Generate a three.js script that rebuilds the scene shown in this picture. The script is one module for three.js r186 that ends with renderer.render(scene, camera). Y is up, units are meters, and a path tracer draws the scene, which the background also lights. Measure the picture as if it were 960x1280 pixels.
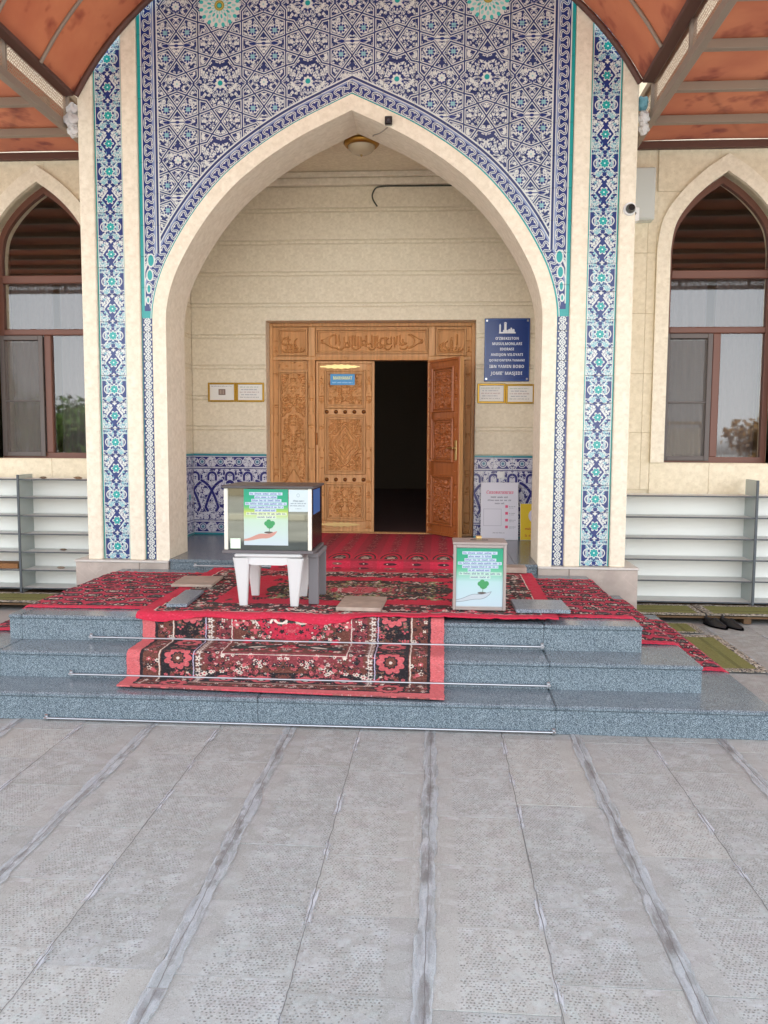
import * as THREE from 'three';
import { mergeGeometries, toCreasedNormals } from 'three/addons/utils/BufferGeometryUtils.js';

// ---------------------------------------------------------------- camera, sky, sun, exposure
const scene = new THREE.Scene();
const camera = new THREE.PerspectiveCamera(64.22, 768 / 1024, 0.05, 600);
camera.rotation.order = 'YXZ';
camera.position.set(0.784, 1.687, 7.318);
camera.rotation.set(-0.08576, 0.06604, 0.00556);
const renderer = new THREE.WebGLRenderer({ antialias: true });
renderer.toneMapping = THREE.LinearToneMapping;
renderer.toneMappingExposure = 4.35;
renderer.shadowMap.enabled = true;
const SUN = new THREE.Vector3(-0.22, 1.0, -0.97).normalize();      // high behind the building: the whole front lies in its shade
{
  const W = 512, H = 256, d = new Float32Array(W * H * 4);
  for (let j = 0; j < H; j++) for (let i = 0; i < W; i++) {
    const el = (j + 0.5) / H * Math.PI - Math.PI / 2, az = (i + 0.5) / W * 2 * Math.PI - Math.PI;
    const s = Math.max(0, Math.sin(el)), k = Math.pow(1 - s, 2.1);
    const v = new THREE.Vector3(Math.cos(el) * Math.cos(az), Math.sin(el), Math.cos(el) * Math.sin(az));
    const g = Math.max(0, v.dot(SUN)), glow = 0.55 * Math.pow(g, 14) + 0.12 * Math.pow(g, 3);
    let c = [0.43 + 0.70 * k, 0.525 + 0.635 * k, 0.65 + 0.52 * k].map(q => q * 0.95 + glow);
    if (el < 0) c = [0.34, 0.32, 0.30];
    const o = (j * W + i) * 4; d[o] = c[0]; d[o + 1] = c[1]; d[o + 2] = c[2]; d[o + 3] = 1;
  }
  const sky = new THREE.DataTexture(d, W, H, THREE.RGBAFormat, THREE.FloatType);
  sky.mapping = THREE.EquirectangularReflectionMapping; sky.magFilter = THREE.LinearFilter; sky.minFilter = THREE.LinearFilter; sky.needsUpdate = true;
  scene.background = sky; scene.environment = sky;
}
const sun = new THREE.DirectionalLight(new THREE.Color(1, 0.95, 0.86), 4.8);
sun.position.copy(SUN.clone().multiplyScalar(40)); sun.castShadow = true;
Object.assign(sun.shadow.camera, { left: -25, right: 25, top: 30, bottom: -30, near: 1, far: 110 }); sun.shadow.mapSize.set(2048, 2048);
scene.add(sun, sun.target);

// ---------------------------------------------------------------- helpers
function rng(s) { return () => { s |= 0; s = s + 0x6D2B79F5 | 0; let t = Math.imul(s ^ s >>> 15, 1 | s); t = t + Math.imul(t ^ t >>> 7, 61 | t) ^ t; return ((t ^ t >>> 14) >>> 0) / 4294967296; }; }
const taken = {};
function numbered(n) { const k = taken[n] = (taken[n] ?? -1) + 1; return k ? `${n}_${String(k).padStart(3, '0')}` : n; }
function mesh(name, geo, mat, parent) { const m = new THREE.Mesh(geo, mat); m.name = parent ? name : numbered(name); m.castShadow = m.receiveShadow = true; (parent || scene).add(m); return m; }
function tag(o, label, category, group) { o.userData.label = label; o.userData.category = category; if (group) o.userData.group = group; return o; }
function thing(name, label, category, pos = [0, 0, 0], group) { const g = new THREE.Group(); g.name = numbered(name); g.position.set(...pos); scene.add(g); return tag(g, label, category, group); }
function part(name, parent) { const g = new THREE.Group(); g.name = name; parent.add(g); return g; }
function structure(o) { o.userData.kind = 'structure'; return o; }
function planarUV(g, s = 1, ou = 0, ov = 0) {          // uv in metres, by the axis a face looks along
  if (g.index) g = g.toNonIndexed();
  const p = g.attributes.position, uv = new Float32Array(p.count * 2), a = new THREE.Vector3(), b = new THREE.Vector3(), c = new THREE.Vector3();
  for (let i = 0; i < p.count; i += 3) {
    a.fromBufferAttribute(p, i); b.fromBufferAttribute(p, i + 1); c.fromBufferAttribute(p, i + 2);
    const n = b.clone().sub(a).cross(c.clone().sub(a)), X = Math.abs(n.x), Y = Math.abs(n.y), Z = Math.abs(n.z);
    [a, b, c].forEach((q, k) => { const t = Z >= X && Z >= Y ? [q.x, q.y] : Y >= X ? [q.x, -q.z] : [q.z, q.y]; uv[(i + k) * 2] = t[0] * s + ou; uv[(i + k) * 2 + 1] = t[1] * s + ov; });
  }
  g.setAttribute('uv', new THREE.BufferAttribute(uv, 2)); return g;
}
function tris(pos) { const g = new THREE.BufferGeometry(); g.setAttribute('position', new THREE.Float32BufferAttribute(pos, 3)); g.computeVertexNormals(); return g; }
function cbox(x0, x1, y0, y1, z0, z1, b = 0.004, ou = 0, ov = 0) {         // a box with chamfered edges, 44 triangles
  b = Math.min(b, (x1 - x0) * 0.45, (y1 - y0) * 0.45, (z1 - z0) * 0.45);
  const c = [(x0 + x1) / 2, (y0 + y1) / 2, (z0 + z1) / 2], h = [(x1 - x0) / 2, (y1 - y0) / 2, (z1 - z0) / 2];
  const P = (s, ax) => [0, 1, 2].map(k => c[k] + s[k] * (h[k] - (k === ax ? 0 : b)));
  const pos = [], quad = (A, B, C, D) => { const m = [0, 1, 2].map(k => (A[k] + B[k] + C[k] + D[k]) / 4 - c[k]); const n = new THREE.Vector3(B[0] - A[0], B[1] - A[1], B[2] - A[2]).cross(new THREE.Vector3(C[0] - A[0], C[1] - A[1], C[2] - A[2])); if (n.x * m[0] + n.y * m[1] + n.z * m[2] > 0) pos.push(...A, ...B, ...C, ...A, ...C, ...D); else pos.push(...A, ...C, ...B, ...A, ...D, ...C); };
  for (let ax = 0; ax < 3; ax++) { const u = (ax + 1) % 3, v = (ax + 2) % 3; for (const s of [-1, 1]) { const S = (a, d) => { const t = [0, 0, 0]; t[ax] = s; t[u] = a; t[v] = d; return P(t, ax); }; quad(S(-1, -1), S(1, -1), S(1, 1), S(-1, 1)); } }
  for (let ax = 0; ax < 3; ax++) { const u = (ax + 1) % 3, v = (ax + 2) % 3; for (const a of [-1, 1]) for (const d of [-1, 1]) { const S = (e, f) => { const t = [0, 0, 0]; t[ax] = e; t[u] = a; t[v] = d; return P(t, f); }; quad(S(-1, u), S(1, u), S(1, v), S(-1, v)); } }
  for (const a of [-1, 1]) for (const d of [-1, 1]) for (const e of [-1, 1]) { const A = P([a, d, e], 0), B = P([a, d, e], 1), C = P([a, d, e], 2); if (a * d * e > 0) pos.push(...A, ...B, ...C); else pos.push(...A, ...C, ...B); }
  return planarUV(tris(pos), 1, ou, ov);
}
function rectFrame(x0, x1, y0, y1, w, z0, z1, b = 0.004) { return mergeGeometries([cbox(x0, x0 + w, y0, y1, z0, z1, b), cbox(x1 - w, x1, y0, y1, z0, z1, b), cbox(x0 + w, x1 - w, y0, y0 + w, z0, z1 - 0.001, b), cbox(x0 + w, x1 - w, y1 - w, y1, z0, z1 - 0.001, b)]); }
function extrude(pts, z0, z1, holes = []) {
  const sh = new THREE.Shape(pts.map(p => new THREE.Vector2(p[0], p[1]))); for (const h of holes) sh.holes.push(new THREE.Path(h.map(p => new THREE.Vector2(p[0], p[1]))));
  const g = new THREE.ExtrudeGeometry(sh, { depth: z1 - z0, bevelEnabled: false, steps: 1 }); g.translate(0, 0, z0); return planarUV(toCreasedNormals(g, 0.6));
}
function bar(a, b, w, h = w, roll = 0) {                     // a square bar from a to b
  const A = new THREE.Vector3(...a), B = new THREE.Vector3(...b), L = A.distanceTo(B);
  const g = cbox(-w / 2, w / 2, -h / 2, h / 2, 0, L, Math.min(w, h) * 0.08), up = Math.abs(B.clone().sub(A).normalize().y) > 0.95 ? new THREE.Vector3(0, 0, 1) : new THREE.Vector3(0, 1, 0);
  const z = B.clone().sub(A).normalize(), x = up.clone().cross(z).normalize(), y = z.clone().cross(x);
  g.rotateZ(roll); g.applyMatrix4(new THREE.Matrix4().makeBasis(x, y, z).setPosition(A)); return g;
}
function tube(pts, r, n = 24, rad = 8) { const g = new THREE.TubeGeometry(new THREE.CatmullRomCurve3(pts.map(p => new THREE.Vector3(...p))), n, r, rad, false); return g.toNonIndexed(); }
function sheet(nu, nv, f) {                                   // grid surface from f(u, v) -> [x, y, z, s, t]
  const pos = [], uv = [], idx = [];
  for (let j = 0; j <= nv; j++) for (let i = 0; i <= nu; i++) { const q = f(i / nu, j / nv); pos.push(q[0], q[1], q[2]); uv.push(q[3], q[4]); }
  for (let j = 0; j < nv; j++) for (let i = 0; i < nu; i++) { const a = j * (nu + 1) + i, b = a + 1, c = a + nu + 1, d = c + 1; idx.push(a, b, d, a, d, c); }
  const g = new THREE.BufferGeometry(); g.setAttribute('position', new THREE.Float32BufferAttribute(pos, 3)); g.setAttribute('uv', new THREE.Float32BufferAttribute(uv, 2)); g.setIndex(idx); g.computeVertexNormals(); return g;
}
function slab(nu, nv, f, t) {                                 // a sheet with thickness t below it and a rim
  const top = sheet(nu, nv, f), p = top.attributes.position, n = top.attributes.normal, uv = top.attributes.uv, N = p.count;
  const pos = [...p.array], u2 = [...uv.array], idx = [...top.index.array];
  for (let i = 0; i < N; i++) { pos.push(p.getX(i) - n.getX(i) * t, p.getY(i) - n.getY(i) * t, p.getZ(i) - n.getZ(i) * t); u2.push(uv.getX(i), uv.getY(i)); }
  const m = idx.length; for (let i = 0; i < m; i += 3) idx.push(idx[i] + N, idx[i + 2] + N, idx[i + 1] + N);
  const rim = []; for (let i = 0; i < nu; i++) rim.push([i, i + 1]); for (let j = 0; j < nv; j++) rim.push([j * (nu + 1) + nu, (j + 1) * (nu + 1) + nu]); for (let i = nu; i > 0; i--) rim.push([nv * (nu + 1) + i, nv * (nu + 1) + i - 1]); for (let j = nv; j > 0; j--) rim.push([j * (nu + 1), (j - 1) * (nu + 1)]);
  for (const [a, b] of rim) idx.push(a, a + N, b + N, a, b + N, b);
  const g = new THREE.BufferGeometry(); g.setAttribute('position', new THREE.Float32BufferAttribute(pos, 3)); g.setAttribute('uv', new THREE.Float32BufferAttribute(u2, 2)); g.setIndex(idx); return toCreasedNormals(g, 0.9);
}
// ---------------------------------------------------------------- textures
const hash = (x, y, s) => { let h = Math.imul(x, 374761393) + Math.imul(y, 668265263) + Math.imul(s, 1442695041) | 0; h = Math.imul(h ^ h >>> 13, 1274126177); return ((h ^ h >>> 16) >>> 0) / 4294967296; };
function vnoise(x, y, p, s) { const X = Math.floor(x), Y = Math.floor(y), a = x - X, b = y - Y, u = a * a * (3 - 2 * a), v = b * b * (3 - 2 * b), w = q => ((q % p) + p) % p; const A = hash(w(X), w(Y), s), B = hash(w(X + 1), w(Y), s), C = hash(w(X), w(Y + 1), s), D = hash(w(X + 1), w(Y + 1), s); return A + (B - A) * u + (C - A) * v + (A - B - C + D) * u * v; }
function fbm(u, v, p, oct, s) { let t = 0, a = 0.5, n = 0; for (let i = 0; i < oct; i++) { t += a * vnoise(u * p, v * p, p, s + i); n += a; a *= 0.55; p *= 2; } return t / n; }
function noiseTex(n, fn, srgb = true) {
  const d = new Uint8Array(n * n * 4); for (let j = 0; j < n; j++) for (let i = 0; i < n; i++) { const c = fn(i / n, j / n, i, j), o = (j * n + i) * 4; d[o] = Math.max(0, Math.min(255, c[0])); d[o + 1] = Math.max(0, Math.min(255, c[1])); d[o + 2] = Math.max(0, Math.min(255, c[2])); d[o + 3] = 255; }
  const t = new THREE.DataTexture(d, n, n); t.wrapS = t.wrapT = THREE.RepeatWrapping; t.magFilter = THREE.LinearFilter; t.minFilter = THREE.LinearMipmapLinearFilter; t.generateMipmaps = true; if (srgb) t.colorSpace = THREE.SRGBColorSpace; t.needsUpdate = true; return t;
}
function rep(t, u, v) { t.repeat.set(u, v); return t; }
function canvas(w, h) { const c = document.createElement('canvas'); c.width = Math.round(w); c.height = Math.round(h); return [c, c.getContext('2d')]; }
function ctex(c, srgb = true, wrap = true) { const t = new THREE.CanvasTexture(c); if (wrap) t.wrapS = t.wrapT = THREE.RepeatWrapping; if (srgb) t.colorSpace = THREE.SRGBColorSpace; t.anisotropy = 8; return t; }
const std = (o) => new THREE.MeshStandardMaterial(o), phy = (o) => new THREE.MeshPhysicalMaterial(o);
const mul = (c, k) => c.map(q => q * k);
// stone, plaster, concrete
const T = {};
T.cream = noiseTex(512, (u, v) => { const a = fbm(u, v, 18, 6, 3), b = fbm(u, v, 48, 3, 9), s = b > 0.68 ? (b - 0.68) * 60 : 0; return [230 + 30 * (a - 0.5) - s, 220 + 32 * (a - 0.5) - s, 199 + 36 * (a - 0.5) - s * 1.1]; });
T.granite = noiseTex(1024, (u, v, i, j) => { const a = fbm(u, v, 150, 2, 21), b = hash(i >> 1, j >> 1, 5), c = fbm(u, v, 8, 3, 4); const k = a > 0.58 ? 40 : a < 0.41 ? -40 : 0; return [112 + k + 30 * (b - 0.5) + 14 * (c - 0.5), 122 + k + 30 * (b - 0.5) + 14 * (c - 0.5), 130 + k + 30 * (b - 0.5) + 12 * (c - 0.5)]; });
T.marble = noiseTex(512, (u, v) => { const a = fbm(u, v, 5, 6, 31), b = Math.abs(fbm(u, v, 4, 4, 44) - 0.5); const s = b < 0.006 ? 8 : 0; return [172 + 70 * (a - 0.5) + s, 160 + 68 * (a - 0.5) + s, 150 + 64 * (a - 0.5) + s]; });
T.ground = noiseTex(1024, (u, v, i, j) => { const a = fbm(u, v, 5, 6, 51), b = hash(i, j, 8); return [158 + 40 * (a - 0.5) + 10 * b, 155 + 40 * (a - 0.5) + 10 * b, 151 + 40 * (a - 0.5) + 10 * b]; });
T.fine = noiseTex(512, (u, v, i, j) => { const a = fbm(u, v, 60, 3, 61); const q = 255 * a; return [q, q, q]; }, false);
T.wood = noiseTex(512, (u, v) => { const w = fbm(u, v * 0.125, 8, 3, 71), g = fbm(u * 1, v * 0.0625, 64, 3, 73), a = Math.sin((u * 14 + w * 3) * 6.283); return [204 + 6 * a + 30 * (g - 0.5), 152 + 5 * a + 28 * (g - 0.5), 98 + 5 * a + 24 * (g - 0.5)]; });
T.poly = noiseTex(512, (u, v) => { const a = fbm(u, v, 4, 5, 81), b = fbm(u, v, 9, 4, 85), s = b > 0.6 ? (b - 0.6) * 260 : 0; return [178 + 50 * (a - 0.5) - s, 101 + 50 * (a - 0.5) - s * 0.9, 66 + 34 * (a - 0.5) - s * 0.6]; });
const M = {};
M.cream = std({ map: rep(T.cream.clone(), 1.7, 1.7), roughness: 0.78, bumpMap: T.fine, bumpScale: 0.0012 });
M.creamPlain = std({ map: rep(T.cream.clone(), 2.3, 2.3), color: new THREE.Color(1.0, 0.985, 0.945), roughness: 0.8 });
M.stoneWall = std({ map: rep(T.cream.clone(), 1.6, 1.6), color: new THREE.Color(0.94, 0.92, 0.86), roughness: 0.75, bumpMap: T.fine, bumpScale: 0.0015 });
M.granite = phy({ map: rep(T.granite.clone(), 2.5, 2.5), color: new THREE.Color(0.82, 0.87, 0.87), roughness: 0.22 });
M.marble = phy({ map: T.marble, roughness: 0.35 });
M.ground = std({ map: rep(T.ground.clone(), 0.5, 0.5), roughness: 0.9 });
M.concrete = std({ color: 0x9a968f, roughness: 0.9 });
M.wood = std({ map: rep(T.wood.clone(), 1, 1), roughness: 0.5 });
M.woodCarved = std({ map: rep(T.wood.clone(), 1, 1), color: new THREE.Color(0.95, 0.88, 0.80), roughness: 0.62 });
M.woodRed = phy({ map: rep(T.wood.clone(), 1, 1), color: new THREE.Color(0.62, 0.36, 0.24), roughness: 0.36 });
M.steel = phy({ color: 0xb9bcc0, metalness: 1, roughness: 0.28 });
M.brass = phy({ color: 0xc9ae78, metalness: 1, roughness: 0.38 });
M.bronze = phy({ color: 0x7a4a26, metalness: 0.9, roughness: 0.4 });
M.white = std({ color: 0xe6e6e4, roughness: 0.5 });
M.black = phy({ color: 0x141416, roughness: 0.2 });
M.brownPvc = std({ color: 0x6b4335, roughness: 0.45 });
M.roofFrame = std({ color: 0x8f7f70, roughness: 0.6, bumpMap: T.fine, bumpScale: 0.001 });
M.roofDark = std({ color: 0x5a3a30, roughness: 0.6 });
M.poly = phy({ map: rep(T.poly.clone(), 0.45, 0.45), roughness: 1, transmission: 0.21, thickness: 0, side: THREE.DoubleSide });
M.glass = phy({ color: 0xffffff, roughness: 0.02, transmission: 1, thickness: 0, ior: 1.85 });
M.teal = phy({ color: 0x1f8a8c, roughness: 0.22 });
// ---------------------------------------------------------------- the main arch
const HALF = [[1.679, 2.70], [1.674, 2.84], [1.648, 2.99], [1.588, 3.17], [1.50, 3.345], [1.39, 3.525], [1.23, 3.74], [1.04, 3.94], [0.845, 4.097], [0.64, 4.235], [0.44, 4.35], [0.22, 4.455], [0, 4.555]];
const halfCurve = new THREE.CatmullRomCurve3(HALF.map(p => new THREE.Vector3(p[0], p[1], 0)), false, 'centripetal').getSpacedPoints(72).map(p => [p.x, p.y]);
function offsetArch(d) {                                  // right half of the arch moved outwards by d, from spring to crown
  const out = [], n = halfCurve.length;
  for (let i = 0; i < n; i++) { const a = halfCurve[Math.max(0, i - 1)], b = halfCurve[Math.min(n - 1, i + 1)], tx = b[0] - a[0], ty = b[1] - a[1], L = Math.hypot(tx, ty); out.push([halfCurve[i][0] + ty / L * d, halfCurve[i][1] - tx / L * d]); }
  const keep = out.filter(p => p[0] > 0.0005), l = keep[keep.length - 1], m = keep[keep.length - 2]; keep.push([0, l[1] + (l[1] - m[1]) / (l[0] - m[0]) * (0 - l[0])]); return keep;
}
const fullArch = d => { const h = offsetArch(d); return [...h, ...h.slice(0, -1).reverse().map(p => [-p[0], p[1]])]; };
const archIn = offsetArch(0), archOut = offsetArch(0.124);
function archOutY(x) { x = Math.abs(x); if (x >= archOut[0][0]) return 2.78; for (let i = 1; i < archOut.length; i++) if (archOut[i][0] <= x) { const a = archOut[i - 1], b = archOut[i], t = (x - a[0]) / (b[0] - a[0]); return a[1] + (b[1] - a[1]) * t; } return archOut[archOut.length - 1][1]; }
// ---------------------------------------------------------------- glazed tile prints
const IV = '#d0d5d0', BL = '#1f3270', VI = '#2a3a68', TE = '#1f9a98', PALE = '#86b6bd';
function curls(c, w, h, n, r0, r1, lw, seed, col = IV, leaf = 1) {      // arabesque scrolls with leaves, mirrored left to right
  const R = rng(seed); c.strokeStyle = c.fillStyle = col; c.lineCap = 'round';
  for (let i = 0; i < n; i++) {
    const x = R() * w / 2, y = R() * h, r = r0 + R() * (r1 - r0), a0 = R() * 6.28, tw = (R() < 0.5 ? -1 : 1), turns = 0.7 + R() * 0.7, q = R(), la = R() * 3.14;
    for (const s of [0, 1]) {
      c.save(); if (s) { c.translate(w, 0); c.scale(-1, 1); }
      c.lineWidth = lw; c.beginPath(); for (let k = 0; k <= 14; k++) { const t = k / 14, a = a0 + tw * turns * 6.28 * t, rr = r * (1 - 0.75 * t); const X = x + rr * Math.cos(a), Y = y + rr * Math.sin(a); k ? c.lineTo(X, Y) : c.moveTo(X, Y); } c.stroke();
      if (leaf) { c.beginPath(); c.ellipse(x + r * Math.cos(a0), y + r * Math.sin(a0), lw * 1.9, lw * (0.9 + q * 0.6), la, 0, 6.29); c.fill(); }
      c.restore();
    }
  }
}
function rosette(c, x, y, r, n, fill, rim, core) {
  c.fillStyle = rim; for (let k = 0; k < n; k++) { const a = k / n * 6.283; c.beginPath(); c.ellipse(x + Math.cos(a) * r * 0.72, y + Math.sin(a) * r * 0.72, r * 0.42, r * 0.30, a, 0, 6.29); c.fill(); }
  c.fillStyle = fill; for (let k = 0; k < n; k++) { const a = k / n * 6.283; c.beginPath(); c.ellipse(x + Math.cos(a) * r * 0.5, y + Math.sin(a) * r * 0.5, r * 0.36, r * 0.24, a, 0, 6.29); c.fill(); }
  c.beginPath(); c.arc(x, y, r * 0.45, 0, 6.29); c.fill(); c.fillStyle = core; c.beginPath(); c.arc(x, y, r * 0.17, 0, 6.29); c.fill();
}
const SP = { x0: -1.915, y1: 6.0, w: 3.83, h: 3.26, s: 534 };
function spandrelCanvas() {
  const S = SP.s, [cv, c] = canvas(SP.w * S, SP.h * S), X = x => (x - SP.x0) * S, Y = y => (SP.y1 - y) * S;
  c.fillStyle = VI; c.fillRect(0, 0, cv.width, cv.height);
  const px = 0.388, V = 0.649, u = 0.000727;                  // column spacing, row spacing, drawing unit
  const strap = (cx, cy, pts) => { for (const sx of [1, -1]) for (const sy of [1, -1]) { c.beginPath(); pts.forEach((p, i) => c[i ? 'lineTo' : 'moveTo'](X(cx + sx * p[0] * u), Y(cy + sy * p[1] * u))); c.stroke(); } };
  for (let k = -5; k <= 5; k++) for (let r = -4; r <= 3; r++) {
    const cx = k * px, cy = 5.1415 + r * V, A = Math.abs(k) % 2 === 1;
    c.save(); c.beginPath(); c.rect(X(cx - px / 2), Y(cy + V / 2), px * S + 1, V * S + 1); c.clip(); c.translate(X(cx - px / 2), Y(cy + V / 2));
    curls(c, px * S, V * S, 240, 0.007 * S, 0.016 * S, 0.0046 * S, 40 + (A ? 1 : 0), IV, 1); c.restore();
    if (A) for (const sy of [-1, 1]) {                        // large flower with rays
      const fy = cy + sy * V / 2; if (Math.abs(k) === 3 && Math.abs(fy - 5.466) < 0.05) continue;
      for (let i = 0; i < 16; i++) { const a = i / 16 * 6.283; c.fillStyle = IV; c.save(); c.translate(X(cx), Y(fy)); c.rotate(a); c.beginPath(); c.ellipse(0.088 * S, 0, 0.024 * S, 0.0085 * S, 0, 0, 6.29); c.fill(); c.fillStyle = BL; c.beginPath(); c.ellipse(0.09 * S, 0, 0.014 * S, 0.0035 * S, 0, 0, 6.29); c.fill(); c.restore(); }
      for (let i = 0; i < 8; i++) { const a = (i + 0.5) / 8 * 6.283; c.fillStyle = BL; c.beginPath(); c.arc(X(cx + 0.056 * Math.cos(a)), Y(fy + 0.056 * Math.sin(a)), 0.010 * S, 0, 6.29); c.fill(); }
      rosette(c, X(cx), Y(fy), 0.040 * S, 8, IV, IV, IV); c.fillStyle = TE; c.beginPath(); c.arc(X(cx), Y(fy), 0.022 * S, 0, 6.29); c.fill();
    } else for (const sy of [-1, 1]) {
      rosette(c, X(cx), Y(cy + sy * V / 2), 0.044 * S, 8, IV, BL, PALE);
      for (const sx of [-1, 1]) { const qx = X(cx + sx * 98 * 1), qX = X(cx + sx * 0.098), qY = Y(cy + sy * 0.108); c.fillStyle = IV; c.beginPath(); c.arc(qX, qY, 0.046 * S, 0, 6.29); c.fill(); c.fillStyle = BL; for (let i = 0; i < 8; i++) { c.beginPath(); c.arc(qX + Math.cos(i * 0.785) * 0.031 * S, qY + Math.sin(i * 0.785) * 0.031 * S, 0.0095 * S, 0, 6.29); c.fill(); } c.beginPath(); c.arc(qX, qY, 0.024 * S, 0, 6.29); c.fill(); for (let i = 0; i < 4; i++) { c.fillStyle = PALE; c.beginPath(); c.arc(qX + Math.cos(i * 1.571 + 0.78) * 0.013 * S, qY + Math.sin(i * 1.571 + 0.78) * 0.012 * S, 0.011 * S, 0, 6.29); c.fill(); } }
    }
    if (!A) { c.fillStyle = IV; c.beginPath(); c.ellipse(X(cx), Y(cy), 0.15 * S, 0.022 * S, 0, 0, 6.29); c.fill(); c.fillStyle = BL; for (const [q, a, b] of [[0, 0.145, 0.004], [0, 0.02, 0.012], [-0.098, 0.03, 0.012], [0.098, 0.03, 0.012]]) { c.beginPath(); c.ellipse(X(cx + q), Y(cy), a * S, b * S, 0, 0, 6.29); c.fill(); } }
  }
  c.lineJoin = 'round'; c.lineCap = 'butt';
  for (const [w, col] of [[0.036, VI], [0.028, IV], [0.0115, VI]]) for (let k = -5; k <= 5; k++) for (let r = -4; r <= 3; r++) {
    const cx = k * px, cy = 5.1415 + r * V; c.strokeStyle = col; c.lineWidth = w * S;
    if (Math.abs(k) % 2) { strap(cx, cy, [[267, 262], [172, 240], [-172, -240], [-267, -262]]); strap(cx, cy, [[0, 180], [267, 92]]); }
    else { strap(cx, cy, [[267, 0], [267, 372], [196, 446]]); strap(cx, cy, [[0, 355], [267, 262]]); strap(cx, cy, [[267, 88], [100, 35], [-215, 446]]); }
  }
  for (const sx of [-1, 1]) {                                 // two turquoise medallions with a gold boss
    const mx = X(sx * 3 * px), my = Y(5.466); c.fillStyle = IV; c.beginPath(); for (let i = 0; i < 32; i++) { const a = i / 32 * 6.283, q = (i % 2 ? 0.165 : 0.195) * S; c[i ? 'lineTo' : 'moveTo'](mx + q * Math.cos(a), my + q * Math.sin(a)); } c.fill();
    for (let g = 0; g < 4; g++) for (let i = 0; i < 16; i++) { const a = (i + g * 0.5) / 16 * 6.283, q = (0.055 + g * 0.036) * S; c.fillStyle = g % 2 ? '#3fb3ac' : '#8fd0c8'; c.save(); c.translate(mx + q * Math.cos(a), my + q * Math.sin(a)); c.rotate(a); c.beginPath(); c.ellipse(0, 0, 0.019 * S, (0.006 + g * 0.003) * S, 0, 0, 6.29); c.fill(); c.restore(); }
    for (const [q, col] of [[0.044, '#9c8a3c'], [0.034, '#c2b45a'], [0.026, '#5f7a4a'], [0.018, '#49b9b4']]) { c.fillStyle = col; c.beginPath(); c.arc(mx, my, q * S, 0, 6.29); c.fill(); }
  }
  // the border that follows the arch, then the upright borders
  const ring = (d0, d1, col) => { const a = fullArch(d0), b = fullArch(d1).reverse(); c.fillStyle = col; c.beginPath(); [...a, ...b].forEach((p, i) => c[i ? 'lineTo' : 'moveTo'](X(p[0]), Y(p[1]))); c.closePath(); c.fill(); };
  const scroll = (p, t, n, k) => {                            // one interlaced loop of the border: p place, t along, n outwards
    const q = (a, b) => [X(p[0] + t[0] * a + n[0] * b), Y(p[1] + t[1] * a + n[1] * b)];
    for (const [w, col] of [[0.020, IV], [0.006, VI]]) { c.strokeStyle = col; c.lineWidth = w * S; c.lineCap = 'round'; c.beginPath(); for (let i = 0; i <= 30; i++) { const a = i / 30, x = (a - 0.5) * k * 1.05 + Math.sin(a * 12.566) * k * 0.21, y = -Math.cos(a * 6.283) * 0.034 - 0.006; const [gx, gy] = q(x, y); i ? c.lineTo(gx, gy) : c.moveTo(gx, gy); } c.stroke(); }
    const [dx, dy] = q(0, 0.018); c.fillStyle = IV; c.beginPath(); c.arc(dx, dy, 0.008 * S, 0, 6.29); c.fill();
  };
  ring(0.12, 0.285, BL); ring(0.228, 0.285, '#7f8fb0'); ring(0.272, 0.285, IV); ring(0.252, 0.272, VI); ring(0.244, 0.252, IV);
  const path = fullArch(0.192); let acc = 0, step = 0.118;
  for (let i = 1; i < path.length; i++) { const a = path[i - 1], b = path[i], L = Math.hypot(b[0] - a[0], b[1] - a[1]); let d = step - acc; while (d <= L) { const t = d / L, p = [a[0] + (b[0] - a[0]) * t, a[1] + (b[1] - a[1]) * t], tg = [(b[0] - a[0]) / L, (b[1] - a[1]) / L]; scroll(p, tg, [tg[1], -tg[0]].map(q => q), step); d += step; } acc = (acc + L) % step; }
  for (const sx of [-1, 1]) {
    const R = (x0, x1, y0, y1, col) => { c.fillStyle = col; const a = X(sx > 0 ? x0 : -x1), b = X(sx > 0 ? x1 : -x0); c.fillRect(a, Y(y1), b - a, Y(y0) - Y(y1)); };
    R(1.735, 1.915, 3.36, 6.1, BL); R(1.735, 1.785, 3.36, 6.1, '#7f8fb0'); R(1.722, 1.735, 3.36, 6.1, IV); R(1.735, 1.755, 3.36, 6.1, VI); R(1.755, 1.763, 3.36, 6.1, IV);
    for (let y = 3.43; y < 6.1; y += step) scroll([sx * 1.822, y], [0, 1], [sx, 0], step);
    c.fillStyle = BL; c.beginPath(); for (const [i, p] of [[1.915, 3.36], ...fullArch(0.12).filter(p => p[0] > 1.2 && p[1] < 3.44).map(p => [p[0], p[1]]), [1.80, 2.7], [1.915, 2.7]].entries()) c[i ? 'lineTo' : 'moveTo'](X(sx * (i > 0 && p[0] < 1.915 ? p[0] : p[0])), Y(p[1]));
    c.fill();
    c.strokeStyle = IV; c.lineWidth = 0.012 * S; for (const [y, w, h] of [[3.30, 0.032, 0.055], [3.17, 0.028, 0.05], [3.05, 0.02, 0.04], [2.95, 0.015, 0.03]]) { const xx = sx * (1.815 + (3.3 - y) * 0.09); c.fillStyle = TE; c.beginPath(); c.ellipse(X(xx), Y(y), w * S, h * S, 0, 0, 6.29); c.fill(); c.stroke(); }
    R(1.868, 1.879, 2.9, 6.1, IV); R(1.879, 1.915, 2.70, 6.1, TE); R(1.77, 1.915, 2.70, 2.852, TE);
  }
  ring(0.12, 0.143, TE); ring(0.143, 0.150, IV);
  return cv;
}
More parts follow.
